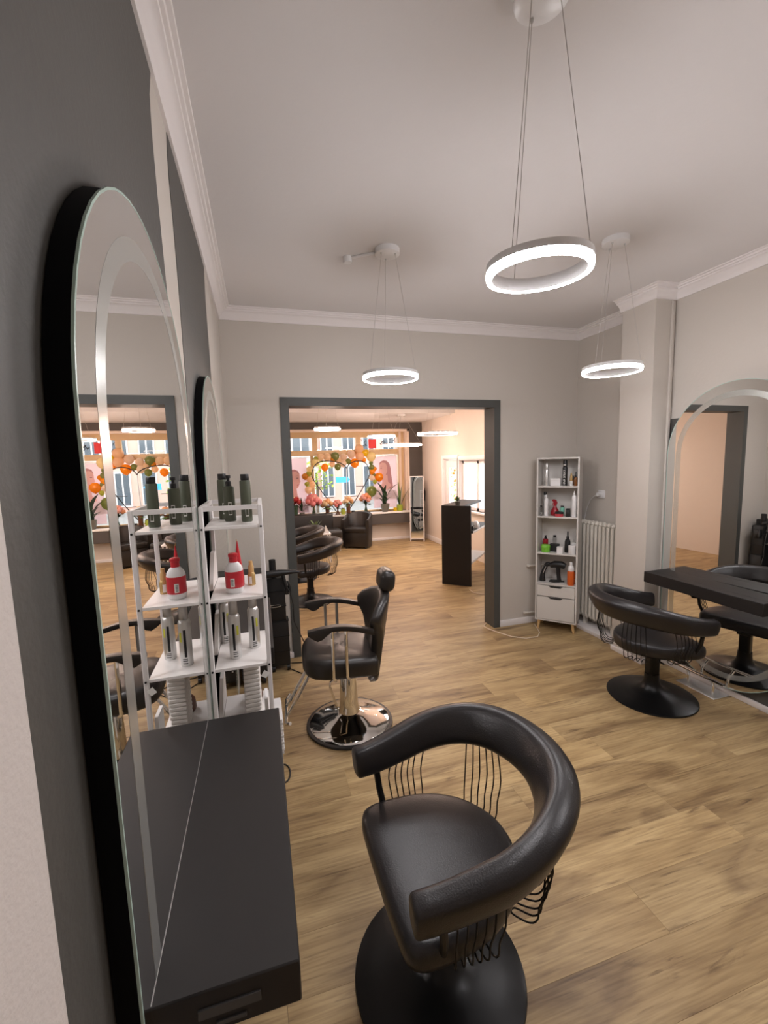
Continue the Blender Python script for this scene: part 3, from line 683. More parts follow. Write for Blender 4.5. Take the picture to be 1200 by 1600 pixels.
obj('tube_body', B().loft(rings), 'red', t); obj('hang_tip', B().cyl((0, 0, .140), (-.002, 0, .150), .0015, .0008, 6), 'goldcap', t)
obj('print_mark', label_patch(.0163, .035, .05, -1.5, -.9), 'label', t)
t = thing('gold_spray', 'small gold bottle with a tan cap on the second rack shelf', 'bottle', (-.048, 1.570, Z2))
t.scale = (RS,)*3
obj('bottle_body', B().lathe([(0, 0), (.0115, 0), (.012, .002), (.012, .036), (.0085, .042), (0, .042)], n=18), 'gold', t)
obj('cap', B().lathe([(0, .042), (.009, .042), (.0085, .062), (.006, .066), (.006, .078), (0, .079)], n=16), 'goldcap', t)
obj('label_patch', label_patch(.0124, .006, .03, -2.3, -1.5), 'label', t)
def can(t, r, h, m):
    obj('can_body', B().lathe([(0, 0), (r*.92, 0), (r, .003), (r, h*.72), (r*.86, h*.76), (r*.70, h*.775), (0, h*.78)], n=24), m, t)
    obj('cap', B().lathe([(0, h*.775), (r*.72, h*.775), (r*.74, h*.79), (r*.70, h-.004), (r*.6, h), (0, h)], n=20), 'steel', t)
    obj('label_stripe', label_patch(r+.0003, h*.42, h*.58, -1.15, -.75), 'ylab', t)
    for z in (.05, .09, .12): obj('print_line', label_patch(r+.0003, h*z, h*(z+.012), -1.9, -1.1), 'ink', t)
    obj('grey_stripe', label_patch(r+.0003, h*.16, h*.62, -1.85, -1.45), 'bplast', t)
cap_bottle('mousse_can', 'silver mousse can at the front of the third rack shelf', 'can', (-.113, 1.500, Z3), .0197, .2015, 'alu', can)
cap_bottle('mousse_can', 'silver mousse can at the right of the third rack shelf', 'can', (-.051, 1.568, Z3), .0190, .194, 'alu', can)
cap_bottle('mousse_can', 'silver mousse can at the back of the third rack shelf, mostly seen in the mirror', 'can', (-.155, 1.655, Z3), .0190, .194, 'alu', can)
t = thing('paper_bundle', 'upright bundle of white ribbed paper strips under the third rack shelf', 'paper bundle', (-.066, 1.575, .70))
for i in range(15): obj('paper_strip', B().box(-.030, -.05, i*.0152, .024+.002*(i % 2), .05, i*.0152+.0145, .003, 1), 'cabw', t)
t = thing('white_tag', 'small white tag hanging at the right end of the rack', 'tag', (-.022, 1.424, .92))
obj('tag_card', B().prism([(-.012, -.012), (.004, -.022), (.016, -.006), (.0, .006)], 'y', -.004, -.002), 'label', t)
t = thing('hand_brush', 'round dark brush lying on the lower rack shelf', 'brush', (-.07, 1.665, .70))
obj('brush_head', B().lathe([(0, 0), (.03, 0), (.034, .012), (.03, .045), (.018, .06), (0, .062)], n=18), 'vase', t)
t = thing('white_card_box', 'flat white box standing at the right end of the lower rack shelf', 'box', (-.022, 1.445, .70))
obj('box_body', B().box(-.006, -.012, 0, .0055, .06, .12, .001, 1), 'wplast', t)
t = thing('paper_pile', 'pile of white paper sheets under the far end of the rack, edges showing', 'paper stack', (.0, 1.95, 0))
obj('stand', B().box(-.03, -.02, 0, .030, .18, .26, .004, 1), 'cabw', t)
for i in range(11): obj('paper_sheet', B().box(-.028+.001*(i % 3), -.018, .262+i*.016, .036+.003*(i % 2), .178, .262+i*.016+.012, .001, 1), 'wplast', t)

# ================================================================ TALL WHITE SHELF
SA = math.atan2(-.734, .679); SW, SD, SH = .358, .225, 1.60
sx, sy = Vector((.679, -.734)), Vector((.734, .679))
def onshelf(a, b_, z): p = Vector((2.420, 3.385))+sx*a+sy*b_; return (p.x, p.y, z)
t = thing('tall_shelf', 'tall white shelf unit with two drawers on wooden legs in the far right corner', 'shelf', (2.420, 3.385, 0), SA)
th = .014
obj('side_panel', B().box(0, 0, .09, th, SD, SH, .001, 1), 'cabw', t); obj('side_panel', B().box(SW-th, 0, .09, SW, SD, SH, .001, 1), 'cabw', t)
obj('top_panel', B().box(th, 0, SH-th, SW-th, SD, SH), 'cabw', t); obj('back_panel', B().box(th, SD-.004, .104, SW-th, SD, SH-th), 'cabw', t); obj('bottom_panel', B().box(th, .0, .09, SW-th, SD-.004, .104), 'cabw', t)
SZ = (1.345, 1.070, .733, .447)
for z in SZ: obj('shelf_board', B().box(th, 0, z-.013, SW-th, SD-.004, z), 'cabw', t)
for z0, z1 in ((.328, .428), (.108, .320)):
    d = obj('drawer', B().box(th+.003, -.004, z0, SW-th-.003, SD-.02, z1, .001, 1), 'cabw', t)
    obj('grip_cutout', B().prism([(SW*.32, z1+.0005), (SW*.68, z1+.0005), (SW*.62, z1-.016), (SW*.38, z1-.016)], 'y', -.0048, -.003), 'ink', d)
for x, y, s, u in ((.035, .03, -1, -1), (SW-.035, .03, 1, -1), (.035, SD-.03, -1, 1), (SW-.035, SD-.03, 1, 1)):
    obj('leg', B().cyl((x+s*.012, y+u*.008, 0), (x, y, .091), .0105, .0155, 14), 'legw', t)
K1, K2, K3, K4 = SZ
def spray_can(t, r, h, m, cap='wplast'):
    obj('can_body', B().lathe([(0, 0), (r*.94, 0), (r, .003), (r, h*.70), (r*.8, h*.74), (0, h*.745)], n=20), m, t)
    obj('cap', B().lathe([(0, h*.745), (r*.86, h*.745), (r*.9, h*.76), (r*.86, h*.97), (r*.6, h), (0, h)], n=18), cap, t)
def pointed_can(t, r, h, m):
    obj('can_body', B().lathe([(0, 0), (r*.95, 0), (r, .003), (r, h*.76), (r*.75, h*.82), (r*.35, h*.845), (0, h*.85)], n=20), m, t)
    obj('nozzle', B().lathe([(0, h*.845), (r*.38, h*.845), (r*.34, h*.91), (r*.16, h*.93), (r*.14, h), (0, h)], n=12), m, t)
def dropper(t, r, h, m):
    obj('bottle_body', B().lathe([(0, 0), (r*.95, 0), (r, .003), (r, h*.5), (r*.8, h*.60), (r*.36, h*.64), (0, h*.65)], n=18), m, t)
    obj('dropper_top', B().lathe([(0, h*.64), (r*.48, h*.64), (r*.48, h*.74), (r*.28, h*.77), (r*.28, h*.93), (r*.15, h), (0, h)], n=14), 'bplast', t)
def tub(t, r, h, m, lid=None):
    obj('tub_body', B().lathe([(0, 0), (r*.92, 0), (r, .004), (r, h*.58), (0, h*.58)], n=24), m, t)
    obj('lid', B().lathe([(0, h*.585), (r*1.03, h*.585), (r*1.03, h*.92), (r*.92, h), (0, h)], n=24), lid or m, t)
def place(name, label, cat, a, b_, z, r, h, m, fn, rz=SA): return cap_bottle(name, label, cat, onshelf(a, b_, z), r, h, m, fn, None, rz)
place('spray_can', 'silver spray can at the left of the top compartment of the tall shelf', 'can', .078, .05, K1, .0185, .205, 'alu', lambda t, r, h, m: spray_can(t, r, h, m, 'alu'))
t = thing('white_carton', 'white carton lying in the top compartment of the tall shelf', 'box', onshelf(.157, .05, K1), SA); obj('carton', B().box(-.042, -.03, 0, .042, .05, .066, .002, 1), 'wplast', t); obj('carton_lid', B().box(-.043, -.031, .050, .043, .051, .068, .002, 1), 'wplast', t)
t = place('hairspray_can', 'tall black can with white HAIR SPRAY lettering on the tall shelf', 'can', .232, .055, K1, .0205, .232, 'bplast', lambda t, r, h, m: spray_can(t, r, h, m, 'bplast'))
text_part('lettering', 'HAIR SPRAY', .026, Matrix.Translation((-.002, -.0208, .075)) @ Matrix.Rotation(pi/2, 4, 'X') @ Matrix.Rotation(pi/2, 4, 'Z'), 'label', t)
obj('white_bar', label_patch(.0209, .182, .190, -2.1, -1.1), 'label', t)
t = thing('serum_bottle', 'slim gold bottle with a pointed metal cap on the tall shelf', 'bottle', onshelf(.285, .05, K1), SA); obj('bottle_body', B().lathe([(0, 0), (.013, 0), (.0135, .045), (0, .046)], n=16), 'label', t); obj('cap', B().lathe([(0, .046), (.013, .046), (.011, .085), (.004, .115), (0, .118)], n=16), 'gold', t)
place('dropper_bottle', 'amber dropper bottle at the right of the top compartment of the tall shelf', 'bottle', .324, .045, K1, .0155, .125, 'amber', dropper)
place('dropper_bottle', 'short dark amber bottle half hidden behind the gold bottle', 'bottle', .298, .115, K1, .016, .088, 'amber', dropper)
place('spray_can', 'white spray can at the left of the second compartment of the tall shelf', 'can', .078, .045, K2, .0185, .195, 'wplast', pointed_can)
place('shampoo_bottle', 'bottle with a black cap behind the white spray can on the tall shelf', 'bottle', .058, .105, K2, .018, .215, 'steel', olive_tall)
t = thing('water_sprayer', 'dark red round water spray bottle on the tall shelf', 'spray bottle', onshelf(.146, .09, K2), SA)
obj('bottle_body', B().lathe([(0, 0), (.03, 0), (.036, .012), (.037, .03), (.030, .055), (.016, .075), (.012, .09), (0, .09)], n=22), 'dred', t)
obj('trigger_head', B().prism([(-.012, .088), (.012, .088), (.022, .118), (.012, .142), (-.008, .15), (-.024, .145), (-.024, .136), (-.012, .125)], 'y', -.009, .009), 'dred', t); obj('trigger', B().prism([(-.014, .12), (-.018, .12), (-.026, .085), (-.022, .083)], 'y', -.004, .004), 'dred', t)
place('cream_tub', 'flat coral red tub with a dark lid at the front of the tall shelf', 'tub', .192, .036, K2, .036, .042, 'coral', lambda t, r, h, m: tub(t, r, h, m, 'ink'))
place('mint_bottle', 'small mint green bottle with a black cap on the tall shelf', 'bottle', .203, .135, K2, .019, .085, 'mint', olive_tall)
t = thing('black_jar', 'small black tapered jar on the second compartment of the tall shelf', 'jar', onshelf(.267, .035, K2), SA); obj('jar_body', B().box(-.018, -.018, 0, .018, .018, .062, .004, 2), 'bplast', t); obj('lid', B().box(-.017, -.017, .062, .017, .017, .074, .003, 1), 'ink', t)
place('spray_can', 'white spray can with a pointed nozzle at the right of the second compartment', 'can', .315, .03, K2, .0195, .232, 'wplast', pointed_can)
place('clear_bottle', 'thin clear bottle at the left edge of the second compartment', 'bottle', .038, .03, K2, .011, .095, 'clear', olive_tall)
place('pump_bottle', 'red pump bottle behind the green tub on the tall shelf', 'bottle', .056, .16, K3, .024, .135, 'dred', pump)
place('gel_tub', 'bright green round tub on the third compartment of the tall shelf', 'tub', .076, .055, K3, .039, .066, 'green', tub)
place('clear_bottle', 'clear bottle with a square black cap behind the black box', 'bottle', .136, .17, K3, .018, .14, 'clear', olive_tall)
t = thing('black_box', 'black box lying in the third compartment of the tall shelf', 'box', onshelf(.146, .115, K3), SA); obj('box_body', B().box(-.042, -.03, 0, .038, .035, .062, .002, 1), 'bplast', t); obj('box_lid', B().box(-.043, -.031, .05, .039, .036, .066, .002, 1), 'ink', t)
t = thing('white_cube', 'small white cube carton at the front of the third compartment', 'box', onshelf(.206, .032, K3), SA); obj('carton', B().box(-.026, -.022, 0, .026, .028, .058, .001, 1), 'wplast', t); obj('carton_flap', B().box(-.0262, -.0222, .052, .0262, .0282, .059), 'wplast', t)
place('dropper_bottle', 'tall black bottle with a pointed top on the third compartment', 'bottle', .259, .10, K3, .0245, .195, 'ink', dropper)
place('cream_jar', 'white jar at the right front of the third compartment', 'jar', .306, .04, K3, .032, .078, 'wplast', tub)
t = thing('clear_carton', 'pale clear box in the right corner of the third compartment', 'box', onshelf(.318, .115, K3), SA); obj('carton', B().box(-.02, -.03, 0, .022, .03, .094, .001, 1), 'shelfw', t); obj('carton_lid', B().box(-.0205, -.0305, .08, .0225, .0305, .096), 'label', t)
# dryers
t = thing('hair_clipper', 'black hair clipper with a bright edge at the left of the bottom compartment', 'clipper', onshelf(.062, .07, K4), SA)
obj('body', B().tube([(-.01, 0, .005), (-.012, 0, .06), (.0, 0, .11), (.02, 0, .15)], [.026, .021, .017, .015], 14), 'bplast', t); obj('metal_edge', B().tube([(-.004, -.0185, .08), (.012, -.0165, .125), (.02, -.0155, .145)], [.0025, .004, .0025], 6), 'alu', t); obj('nozzle', B().tube([(.014, 0, .150), (.03, 0, .166), (.050, 0, .170)], [.018, .022, .020], 12), 'bplast', t)
t = thing('hair_dryer', 'black hair dryer standing on its handle in the bottom compartment', 'hair dryer', onshelf(.185, .08, K4), SA)
obj('body', B().tube([(-.07, 0, .155), (-.03, 0, .168), (.03, 0, .168), (.062, 0, .155)], [.024, .032, .034, .026], 16), 'bplast', t); obj('handle', B().tube([(.0, 0, .15), (.002, 0, .08), (.012, 0, .012)], [.020, .017, .019], 12), 'bplast', t); obj('foot_cable', B().tube([(.012, 0, .01), (-.03, -.03, .008), (-.07, -.02, .008), (-.07, .02, .008), (-.02, .035, .008), (.05, .02, .008)], .007, 8), 'bcable', t)
t = thing('orange_bottle', 'orange bottle with a white cap in the bottom compartment of the tall shelf', 'bottle', onshelf(.300, .038, K4), SA)
obj('bottle_body', B().lathe([(0, 0), (.029, 0), (.030, .004), (.030, .12), (.026, .13), (0, .131)], n=22), 'orange', t); obj('shoulder', B().lathe([(0, .1305), (.026, .1305), (.028, .145), (.024, .168), (.013, .182), (0, .183)], n=20), 'wplast', t); obj('cap', B().lathe([(0, .182), (.012, .182), (.012, .205), (.008, .212), (0, .213)], n=14), 'wplast', t)
place('orange_bottle', 'dark orange bottle behind the white capped one', 'bottle', .322, .105, K4, .018, .115, 'orange', olive_tall)

# ================================================================ RADIATOR AND SOCKET
t = thing('radiator', 'cream column radiator in the niche beside the tall shelf', 'radiator', (2.895, 2.89, 0))
for i in range(10):
    y = .01+i*.047
    q = B()
    for x in (-.032, .0, .032): q.tube([(x, y, .135), (x, y, .985)], .0135, 8)
    q.tube([(-.032, y, .985), (-.02, y, 1.0), (.02, y, 1.0), (.032, y, .985)], .0165, 8); q.tube([(-.032, y, .135), (-.02, y, .115), (.02, y, .115), (.032, y, .135)], .0165, 8)
    obj('radiator_section', q, 'rad', t)
for z in (.965, .150): obj('connecting_tube', B().cyl((0, -.012, z), (0, .45, z), .014), 'rad', t)
for y in (.05, .38): obj('bracket', B().box(.03, y-.01, .18, .072, y+.01, .20), 'rad', t)
for y in (.05, .38): obj('foot', B().box(-.02, y-.008, .034, .02, y+.008, .12), 'rad', t)
t = thing('wall_socket', 'white wall socket above the radiator with a plug and thin cable', 'socket', (XN, 3.185, 1.258))
obj('socket_plate', B().box(-.010, -.036, -.036, 0, .036, .036, .003, 2), 'wplast', t); obj('plug', B().cyl((-.010, .008, 0), (-.045, .008, 0), .017), 'wplast', t)
obj('cable', B().tube([(-.045, .008, 0), (-.055, .04, -.02), (-.04, .10, -.06), (-.03, .15, -.14), (-.03, .175, -.23), (-.03, .18, -.30)], .0028, 6), 'wplast', t)

# ================================================================ TROLLEYS
t = thing('tool_trolley', 'slim black tool trolley on casters left of the doorway', 'trolley', (.075, 3.36, 0))
obj('body', B().box(-.075, -.055, .045, .075, .075, .40, .008).box(-.068, -.05, .40, .062, .07, .745, .008), 'bplast', t)
for z in (.16, .28, .40, .52, .64): obj('tray_edge', B().box(-.078, -.058, z, .078 if z < .45 else .066, .05, z+.006, .001, 1), 'bmetal', t)
q = B(); q.tube([(-.02+.045*cos(a), -.075+.028*sin(a), .535) for a in (2*pi*i/20 for i in range(20))], .004, 6, loop=True); obj('holder_ring', q, 'steel', t)
obj('top_tube', B().lathe([(0, .74), (.026, .74), (.026, .88), (.020, .88), (.020, .80), (0, .80)], (-.02, .0, 0), 16), 'bplast', t)
obj('side_holder', B().box(.062, -.03, .60, .095, .03, .70, .008).tube([(.08, -.02, .70), (.10, -.03, .66), (.10, -.03, .62)], .012, 8), 'bplast', t)
for x in (-.055, .06):
    for y in (-.04, .06): obj('caster', B().cyl((x-.012, y, .024), (x+.012, y, .024), .0235, None, 14).box(x-.006, y-.006, .03, x+.006, y+.006, .05), 'bplast', t)
t = thing('hair_dryer', 'black hair dryer lying across the top of the slim trolley, pointing at the doorway', 'hair dryer', (.075, 3.36, .79))
obj('barrel', B().tube([(-.085, -.092, .0), (.02, -.092, .004), (.08, -.092, .004), (.14, -.092, .003), (.175, -.092, -.004)], [.028, .026, .020, .014, .008], 14), 'bplast', t)
obj('handle', B().tube([(.05, -.092, .0), (.06, -.095, -.06), (.07, -.095, -.10)], [.014, .013, .015], 10), 'bplast', t)
obj('power_cable', B().tube([(.07, -.095, -.10), (.10, -.10, -.16), (.115, -.10, -.25), (.115, -.10, -.38), (.16, -.10, -.50), (.20, -.10, -.60), (.225, -.10, -.68), (.235, -.12, -.75), (.25, -.15, -.785)], .004, 6), 'bcable', t)
t = thing('floor_cable', 'black cable looping over the floor between trolley and reclining chair', 'cable')
obj('cable_run', B().tube([(.14, 3.33, .004), (.22, 3.22, .004), (.34, 3.18, .004), (.42, 3.26, .004), (.36, 3.34, .004), (.24, 3.40, .004), (.16, 3.42, .004)], .004, 6), 'bcable', t)
t = thing('drawer_trolley', 'black drawer trolley in the corner behind the white rack', 'trolley', (-.08, 3.30, 0))
obj('body', B().box(-.125, -.16, .05, .055, .18, .80, .006), 'bplast', t)
for i in range(5):
    d = obj('drawer', B().box(-.118, -.168, .07+i*.142, .048, -.158, .20+i*.142, .003, 1), 'bplast', t); obj('knob', B().ball((-.035, -.174, .14+i*.142), .007, 8, 6), 'steel', d)
for x in (-.10, .03):
    for y in (-.13, .15): obj('caster', B().cyl((x-.01, y, .024), (x+.01, y, .024), .0235, None, 12).box(x-.006, y-.006, .03, x+.006, y+.006, .052), 'bplast', t)
# white cable on the floor
t = thing('white_cable', 'cream cable curving over the floor from the door frame to behind the tall shelf', 'cable')
obj('cable_run', B().tube([(2.05, 3.64, .004), (1.99, 3.58, .004), (2.0, 3.50, .004), (2.04, 3.40, .004), (2.10, 3.28, .004), (2.20, 3.20, .004), (2.32, 3.20, .004), (2.39, 3.27, .004), (2.43, 3.36, .004), (2.47, 3.46, .004)], .005, 8), 'cable', t)
t = thing('small_cable_loop', 'black cable loop on the floor beside the left foreground table', 'cable')
obj('cable_run', B().tube([(.03+.035*cos(a), 2.15+.07*sin(a), .004) for a in (2*pi*i/16 for i in range(16))], .004, 6, loop=True), 'bcable', t)

# ================================================================ LOUNGE FURNITURE
t = thing('tub_armchair', 'black leather tub armchair under the shop window', 'armchair', (1.76, 7.97, 0), math.atan2(-.234, .378))
n = 22; rings = []
P = [(-.245, -.20)]+[(-.245, -.20+.20*i/4) for i in range(1, 5)]+[(-.245*cos(pi*i/n), .02+.20*sin(pi*i/n)) for i in range(1, n)]+[(.245, .0-.20*i/4) for i in range(0, 5)]
for i, (x, y) in enumerate(P):
    k = max(0, min(1, (y+.20)/.42)); h = .545+.115*k*k*(3-2*k); c = Vector((x, y)); d = Vector((x, y-.0)).normalized() if y > .0 else Vector((math.copysign(1, x), 0)); th_ = .062
    i_, o_ = c-d*th_*.5, c+d*th_*.5; lo = c-d*.0; fl = .90
    rings.append([(i_.x, i_.y, .03), (i_.x, i_.y, h-.02), (i_.x+d.x*.012, i_.y+d.y*.012, h-.004), (c.x, c.y, h), (o_.x-d.x*.012, o_.y-d.y*.012, h-.004), (o_.x, o_.y, h-.02), (o_.x*fl, o_.y*fl, .03)])
obj('shell', B().loft(rings), 'leather2', t, ang=50); obj('seat_cushion', B().box(-.212, -.215, .30, .212, .13, .395, .02, 3), 'leather2', t); obj('seat_base', B().box(-.212, -.195, .03, .212, .14, .30, .01), 'leather2', t)
for x in (-.19, .19):
    for y in (-.17, .13): obj('foot', B().cyl((x, y, 0), (x, y, .035), .018, .02, 10), 'bplast', t)
t = thing('sofa', 'black leather sofa against the far wall of the lounge, behind the salon chairs', 'sofa', (.61, 7.90, 0))
obj('backrest', B().box(-.75, .22, .05, .70, .37, .66, .03, 3), 'leather2', t)
for x in (-.75, -.02): obj('seat_cushion', B().box(x+.003, -.24, .25, x+.725 if x < -.1 else .79, .22, .39, .035, 3), 'leather2', t)
obj('seat_base', B().box(-.75, -.20, .05, .76, .22, .25, .01), 'leather2', t)
for x in (-.70, .74):
    for y in (-.16, .30): obj('foot', B().cyl((x, y, 0), (x, y, .055), .02, None, 10), 'steel', t)
t = thing('side_table', 'small white side table in front of the sofa', 'side table', (.90, 7.0, 0))
obj('table_top', B().box(-.16, -.15, .46, .16, .15, .485, .004), 'wplast', t)
for x in (-.14, .14):
    for y in (-.13, .13): obj('leg', B().box(x-.01, y-.01, 0, x+.01, y+.01, .46), 'wplast', t)
t = thing('white_leaflet', 'folded white leaflet standing on the side table', 'leaflet', (.985, 6.93, .485))
obj('sheet', B().prism([(-.05, 0), (.05, 0), (.0, .12), (-.005, .12)], 'y', -.06, .0), 'wplast', t)
t = thing('potted_plant', 'small leafy plant on the side table before the sofa', 'plant', (.84, 7.02, .485))
obj('pot', B().lathe([(0, 0), (.035, 0), (.045, .06), (.04, .06), (0, .05)], n=16), 'wplast', t); rr = random.Random(5)
for i in range(16):
    a = i*2.4; r = rr.uniform(.05, .12); obj('leaf', B().leaf((0, 0, .05), (cos(a)*r, sin(a)*r, .05+rr.uniform(.07, .16)), .022, .01, n=4), 'leaf2', t)
# standing mirror
ya = math.atan2(-.134, .292)
t = thing('standing_mirror', 'tall narrow white framed standing mirror in the far right corner of the lounge', 'mirror', (2.842, 8.078, 0), ya)
t.rotation_euler = (-.065, 0, ya)
w, h = .285, 1.31
q = B(); q.box(0, 0, .0, .016, .02, h); q.box(w-.016, 0, 0, w, .02, h); q.box(.016, 0, h-.016, w-.016, .02, h); q.box(.016, 0, .05, w-.016, .02, .066); obj('frame', q, 'trim', t)
obj('mirror_glass', B().box(.016, .006, .066, w-.016, .014, h-.016), 'mirror', t)
q = B()
for x in (.0, w-.016): q.tube([(x+.008, .02, .9), (x+.008, .16, .012)], .008, 6)
q.tube([(.008, .16, .012), (w-.008, .16, .012)], .008, 6); obj('rear_stand', q, 'trim', t)
t = thing('coat', 'black coat hanging behind the standing mirror in the lounge corner', 'coat', (3.17, 8.25, 0))
obj('coat_body', B().loft([[(rx*cos(a), ry*sin(a)*.5, z) for a in (2*pi*i/18 for i in range(18))] for rx, ry, z in ((.05, .08, .18), (.06, .10, .5), (.055, .09, .78), (.075, .10, .80), (.085, .11, .98), (.05, .08, 1.08), (.015, .02, 1.12))]), 'bplast', t)
obj('hanger_hook', B().tube([(0, 0, 1.11), (0, 0, 1.17), (.04, .05, 1.19), (.09, .12, 1.18)], .004, 6), 'steel', t)
# reception desk
DA = math.atan2(.72, .69)
t = thing('reception_desk', 'tall black reception desk with open shelves on the right of the lounge', 'desk', (2.493, 4.808, 0), DA)
L, Dp = .86, .384
obj('end_panel', B().box(0, 0, 0, .03, Dp, 1.03, .002, 1), 'lam', t); obj('front_panel', B().box(.03, Dp-.02, 0, L, Dp, 1.03), 'lam', t)
obj('counter_top', B().box(.03, .10, 1.0, L, Dp-.02, 1.03, .002, 1), 'lam', t)
obj('work_top', B().box(.03, -.02, .68, L, Dp-.02, .71, .002, 1), 'lam', t, label='desk board with a pale edge'); obj('edge_band', B().box(.03, -.022, .685, L, -.020, .708), 'shelfw', t)
obj('lower_shelf', B().box(.03, .02, .27, L, Dp-.02, .295), 'shelfw', t); obj('inner_back', B().box(.03, Dp-.03, .0, L, Dp-.02, 1.0), 'cabw', t)
def ondesk(a, b_, z): p = Vector((2.493, 4.808))+Vector((cos(DA), sin(DA)))*a+Vector((-sin(DA), cos(DA)))*b_; return (p.x, p.y, z)
t = thing('screen', 'pale screen standing on the reception desk', 'screen', ondesk(.30, .17, .71), DA-.3); obj('panel', B().box(-.07, 0, .03, .07, .014, .22, .004, 1), 'shelfw', t); obj('stand', B().box(-.03, -.02, 0, .03, .05, .03, .004, 1), 'cabw', t)
t = thing('card_terminal', 'black payment terminal on the reception desk', 'terminal', ondesk(.14, .05, .71), DA); obj('body', B().prism([(-.05, 0), (.05, 0), (.05, .03), (-.05, .055)], 'x', -.04, .04), 'bplast', t); obj('display', B().box(-.025, -.052, .03, .025, -.05, .045), 'steel', t)
t = thing('tissue_box', 'white crumpled paper pack on the reception desk', 'paper pack', ondesk(.34, .03, .71), DA); obj('pack', B().loft([[(.06*cos(a)*k*(1+.15*sin(5*a)), .045*sin(a)*k*(1+.12*sin(3*a+1)), z) for a in (2*pi*i/16 for i in range(16))] for k, z in ((1, 0), (1.05, .03), (.9, .06), (.5, .085), (.1, .09))]), 'wplast', t)
t = thing('storage_basket', 'wire basket with black things on the lower shelf of the reception desk', 'basket', ondesk(.30, .16, .295), DA); obj('rim', B().tube([(-.08, -.06, .14), (.08, -.06, .14), (.08, .06, .14), (-.08, .06, .14)], .004, 6, loop=True), 'steel', t)
for i in range(6): obj('rib', B().tube([(-.075+i*.03, -.06, .14), (-.07+i*.028, -.05, .004), (-.07+i*.028, .05, .004), (-.075+i*.03, .06, .14)], .002, 5), 'steel', t)
obj('contents', B().box(-.06, -.04, .006, .05, .04, .10, .01), 'bplast', t)
t = thing('potted_plant', 'little round plant in a grey pot on the reception desk', 'plant', ondesk(.10, .20, 1.03)); obj('pot', B().lathe([(0, 0), (.028, 0), (.038, .045), (.032, .046), (0, .04)], n=16), 'grey_pot', t); rr = random.Random(9)
for i in range(20):
    a = i*2.4; e = rr.uniform(.2, 1.4); obj('leaf', B().leaf((0, 0, .045), (cos(a)*.05*cos(e), sin(a)*.05*cos(e), .055+.06*sin(e)), .015, .006, n=3), 'leaf2', t)
t = thing('white_cable', 'white cable on the lounge floor beside the reception desk', 'cable')
obj('cable_run', B().tube([(2.42, 4.70, .005), (2.40, 4.58, .005), (2.46, 4.48, .005), (2.62, 4.42, .005), (2.8, 4.45, .005)], .006, 6), 'cable', t)

# ================================================================ WINDOW DISPLAY
BAL = [(1.158, 8.36, 1.732, 0.072, 'c'), (1.262, 8.25, 1.728, 0.076, 'c'), (1.046, 8.31, 1.634, 0.072, 'l'), (1.062, 8.36, 1.701, 0.049, 'v'), (1.37, 8.25, 1.68, 0.054, 'o'), (1.424, 8.31, 1.736, 0.087, 'g'), (1.496, 8.36, 1.656, 0.058, 'p'), (1.351, 8.25, 1.592, 0.057, 'p'), (1.217, 8.31, 1.535, 0.072, 'o'), (1.477, 8.36, 1.536, 0.065, 'g'), (1.577, 8.25, 1.72, 0.069, 'b'), (1.579, 8.31, 1.597, 0.069, 'b'), (1.69, 8.36, 1.64, 0.056, 'g'), (1.733, 8.25, 1.768, 0.079, 'b'), (1.904, 8.31, 1.873, 0.09, 'p'), (1.925, 8.36, 1.725, 0.09, 'p'), (1.792, 8.25, 1.602, 0.089, 'o'), (2.032, 8.31, 1.795, 0.067, 'y'), (2.154, 8.36, 1.72, 0.097, 'l'), (1.977, 8.25, 1.654, 0.047, 'o'), (2.137, 8.31, 1.593, 0.043, 'g'), (2.161, 8.36, 1.506, 0.058, 'g'), (2.192, 8.25, 1.476, 0.043, 'o'), (2.151, 8.31, 1.419, 0.06, 'o'), (2.193, 8.36, 1.356, 0.044, 'g'), (2.276, 8.25, 1.311, 0.087, 'o'), (2.142, 8.31, 1.303, 0.06, 'b'), (2.218, 8.36, 1.216, 0.044, 'v'), (2.111, 8.25, 1.039, 0.108, 'g'), (0.834, 8.31, 1.373, 0.062, 'a'), (0.913, 8.36, 1.425, 0.054, 'v'), (0.907, 8.25, 1.317, 0.057, 'p'), (0.86, 8.31, 1.227, 0.044, 'v'), (0.97, 8.36, 1.209, 0.063, 'p'), (0.922, 8.25, 1.504, 0.062, 'l'), (0.888, 8.31, 1.114, 0.071, 'c')]
ORD = ['leftmost', 'second', 'third', 'fourth', 'fifth', 'sixth', 'seventh', 'eighth', 'ninth']
cnt = {}
for x, y, z, r, c in sorted(BAL):
    kk = 8.50/y; x, y, z, r = x*kk, 8.50, 1.6+(z-1.6)*kk, r*kk
    k = cnt.get(c, 0); cnt[c] = k+1; tot = sum(1 for q in BAL if q[4] == c)
    pos = 'only' if tot == 1 else ORD[k]+(' from the left' if k else '')
    t = thing('balloon', '%s balloon in the window garland, %s of that colour' % (BALN[c], pos), 'balloon', (x, y, z), 0, 'balloons in the shop window garland')
    obj('balloon_skin', B().lathe([(0, -r*1.12), (r*.12, -r*1.08), (r*.45, -r*.92), (r*.80, -r*.58), (r*.98, -r*.1), (r*.98, r*.22), (r*.82, r*.62), (r*.5, r*.88), (r*.2, r*.98), (0, r)], n=20), 'bal_'+c, t)
    obj('knot', B().lathe([(0, -r*1.22), (r*.10, -r*1.22), (r*.04, -r*1.12), (0, -r*1.1)], n=8), 'bal_'+c, t)
HL = [(1.632, 0.64), (1.661, 1.503), (1.626, 1.554), (1.534, 1.61), (1.374, 1.648), (1.192, 1.653), (1.053, 1.589), (0.978, 1.434), (0.996, 1.321), (1.122, 1.111), (1.251, 0.921), (1.42, 0.66)]
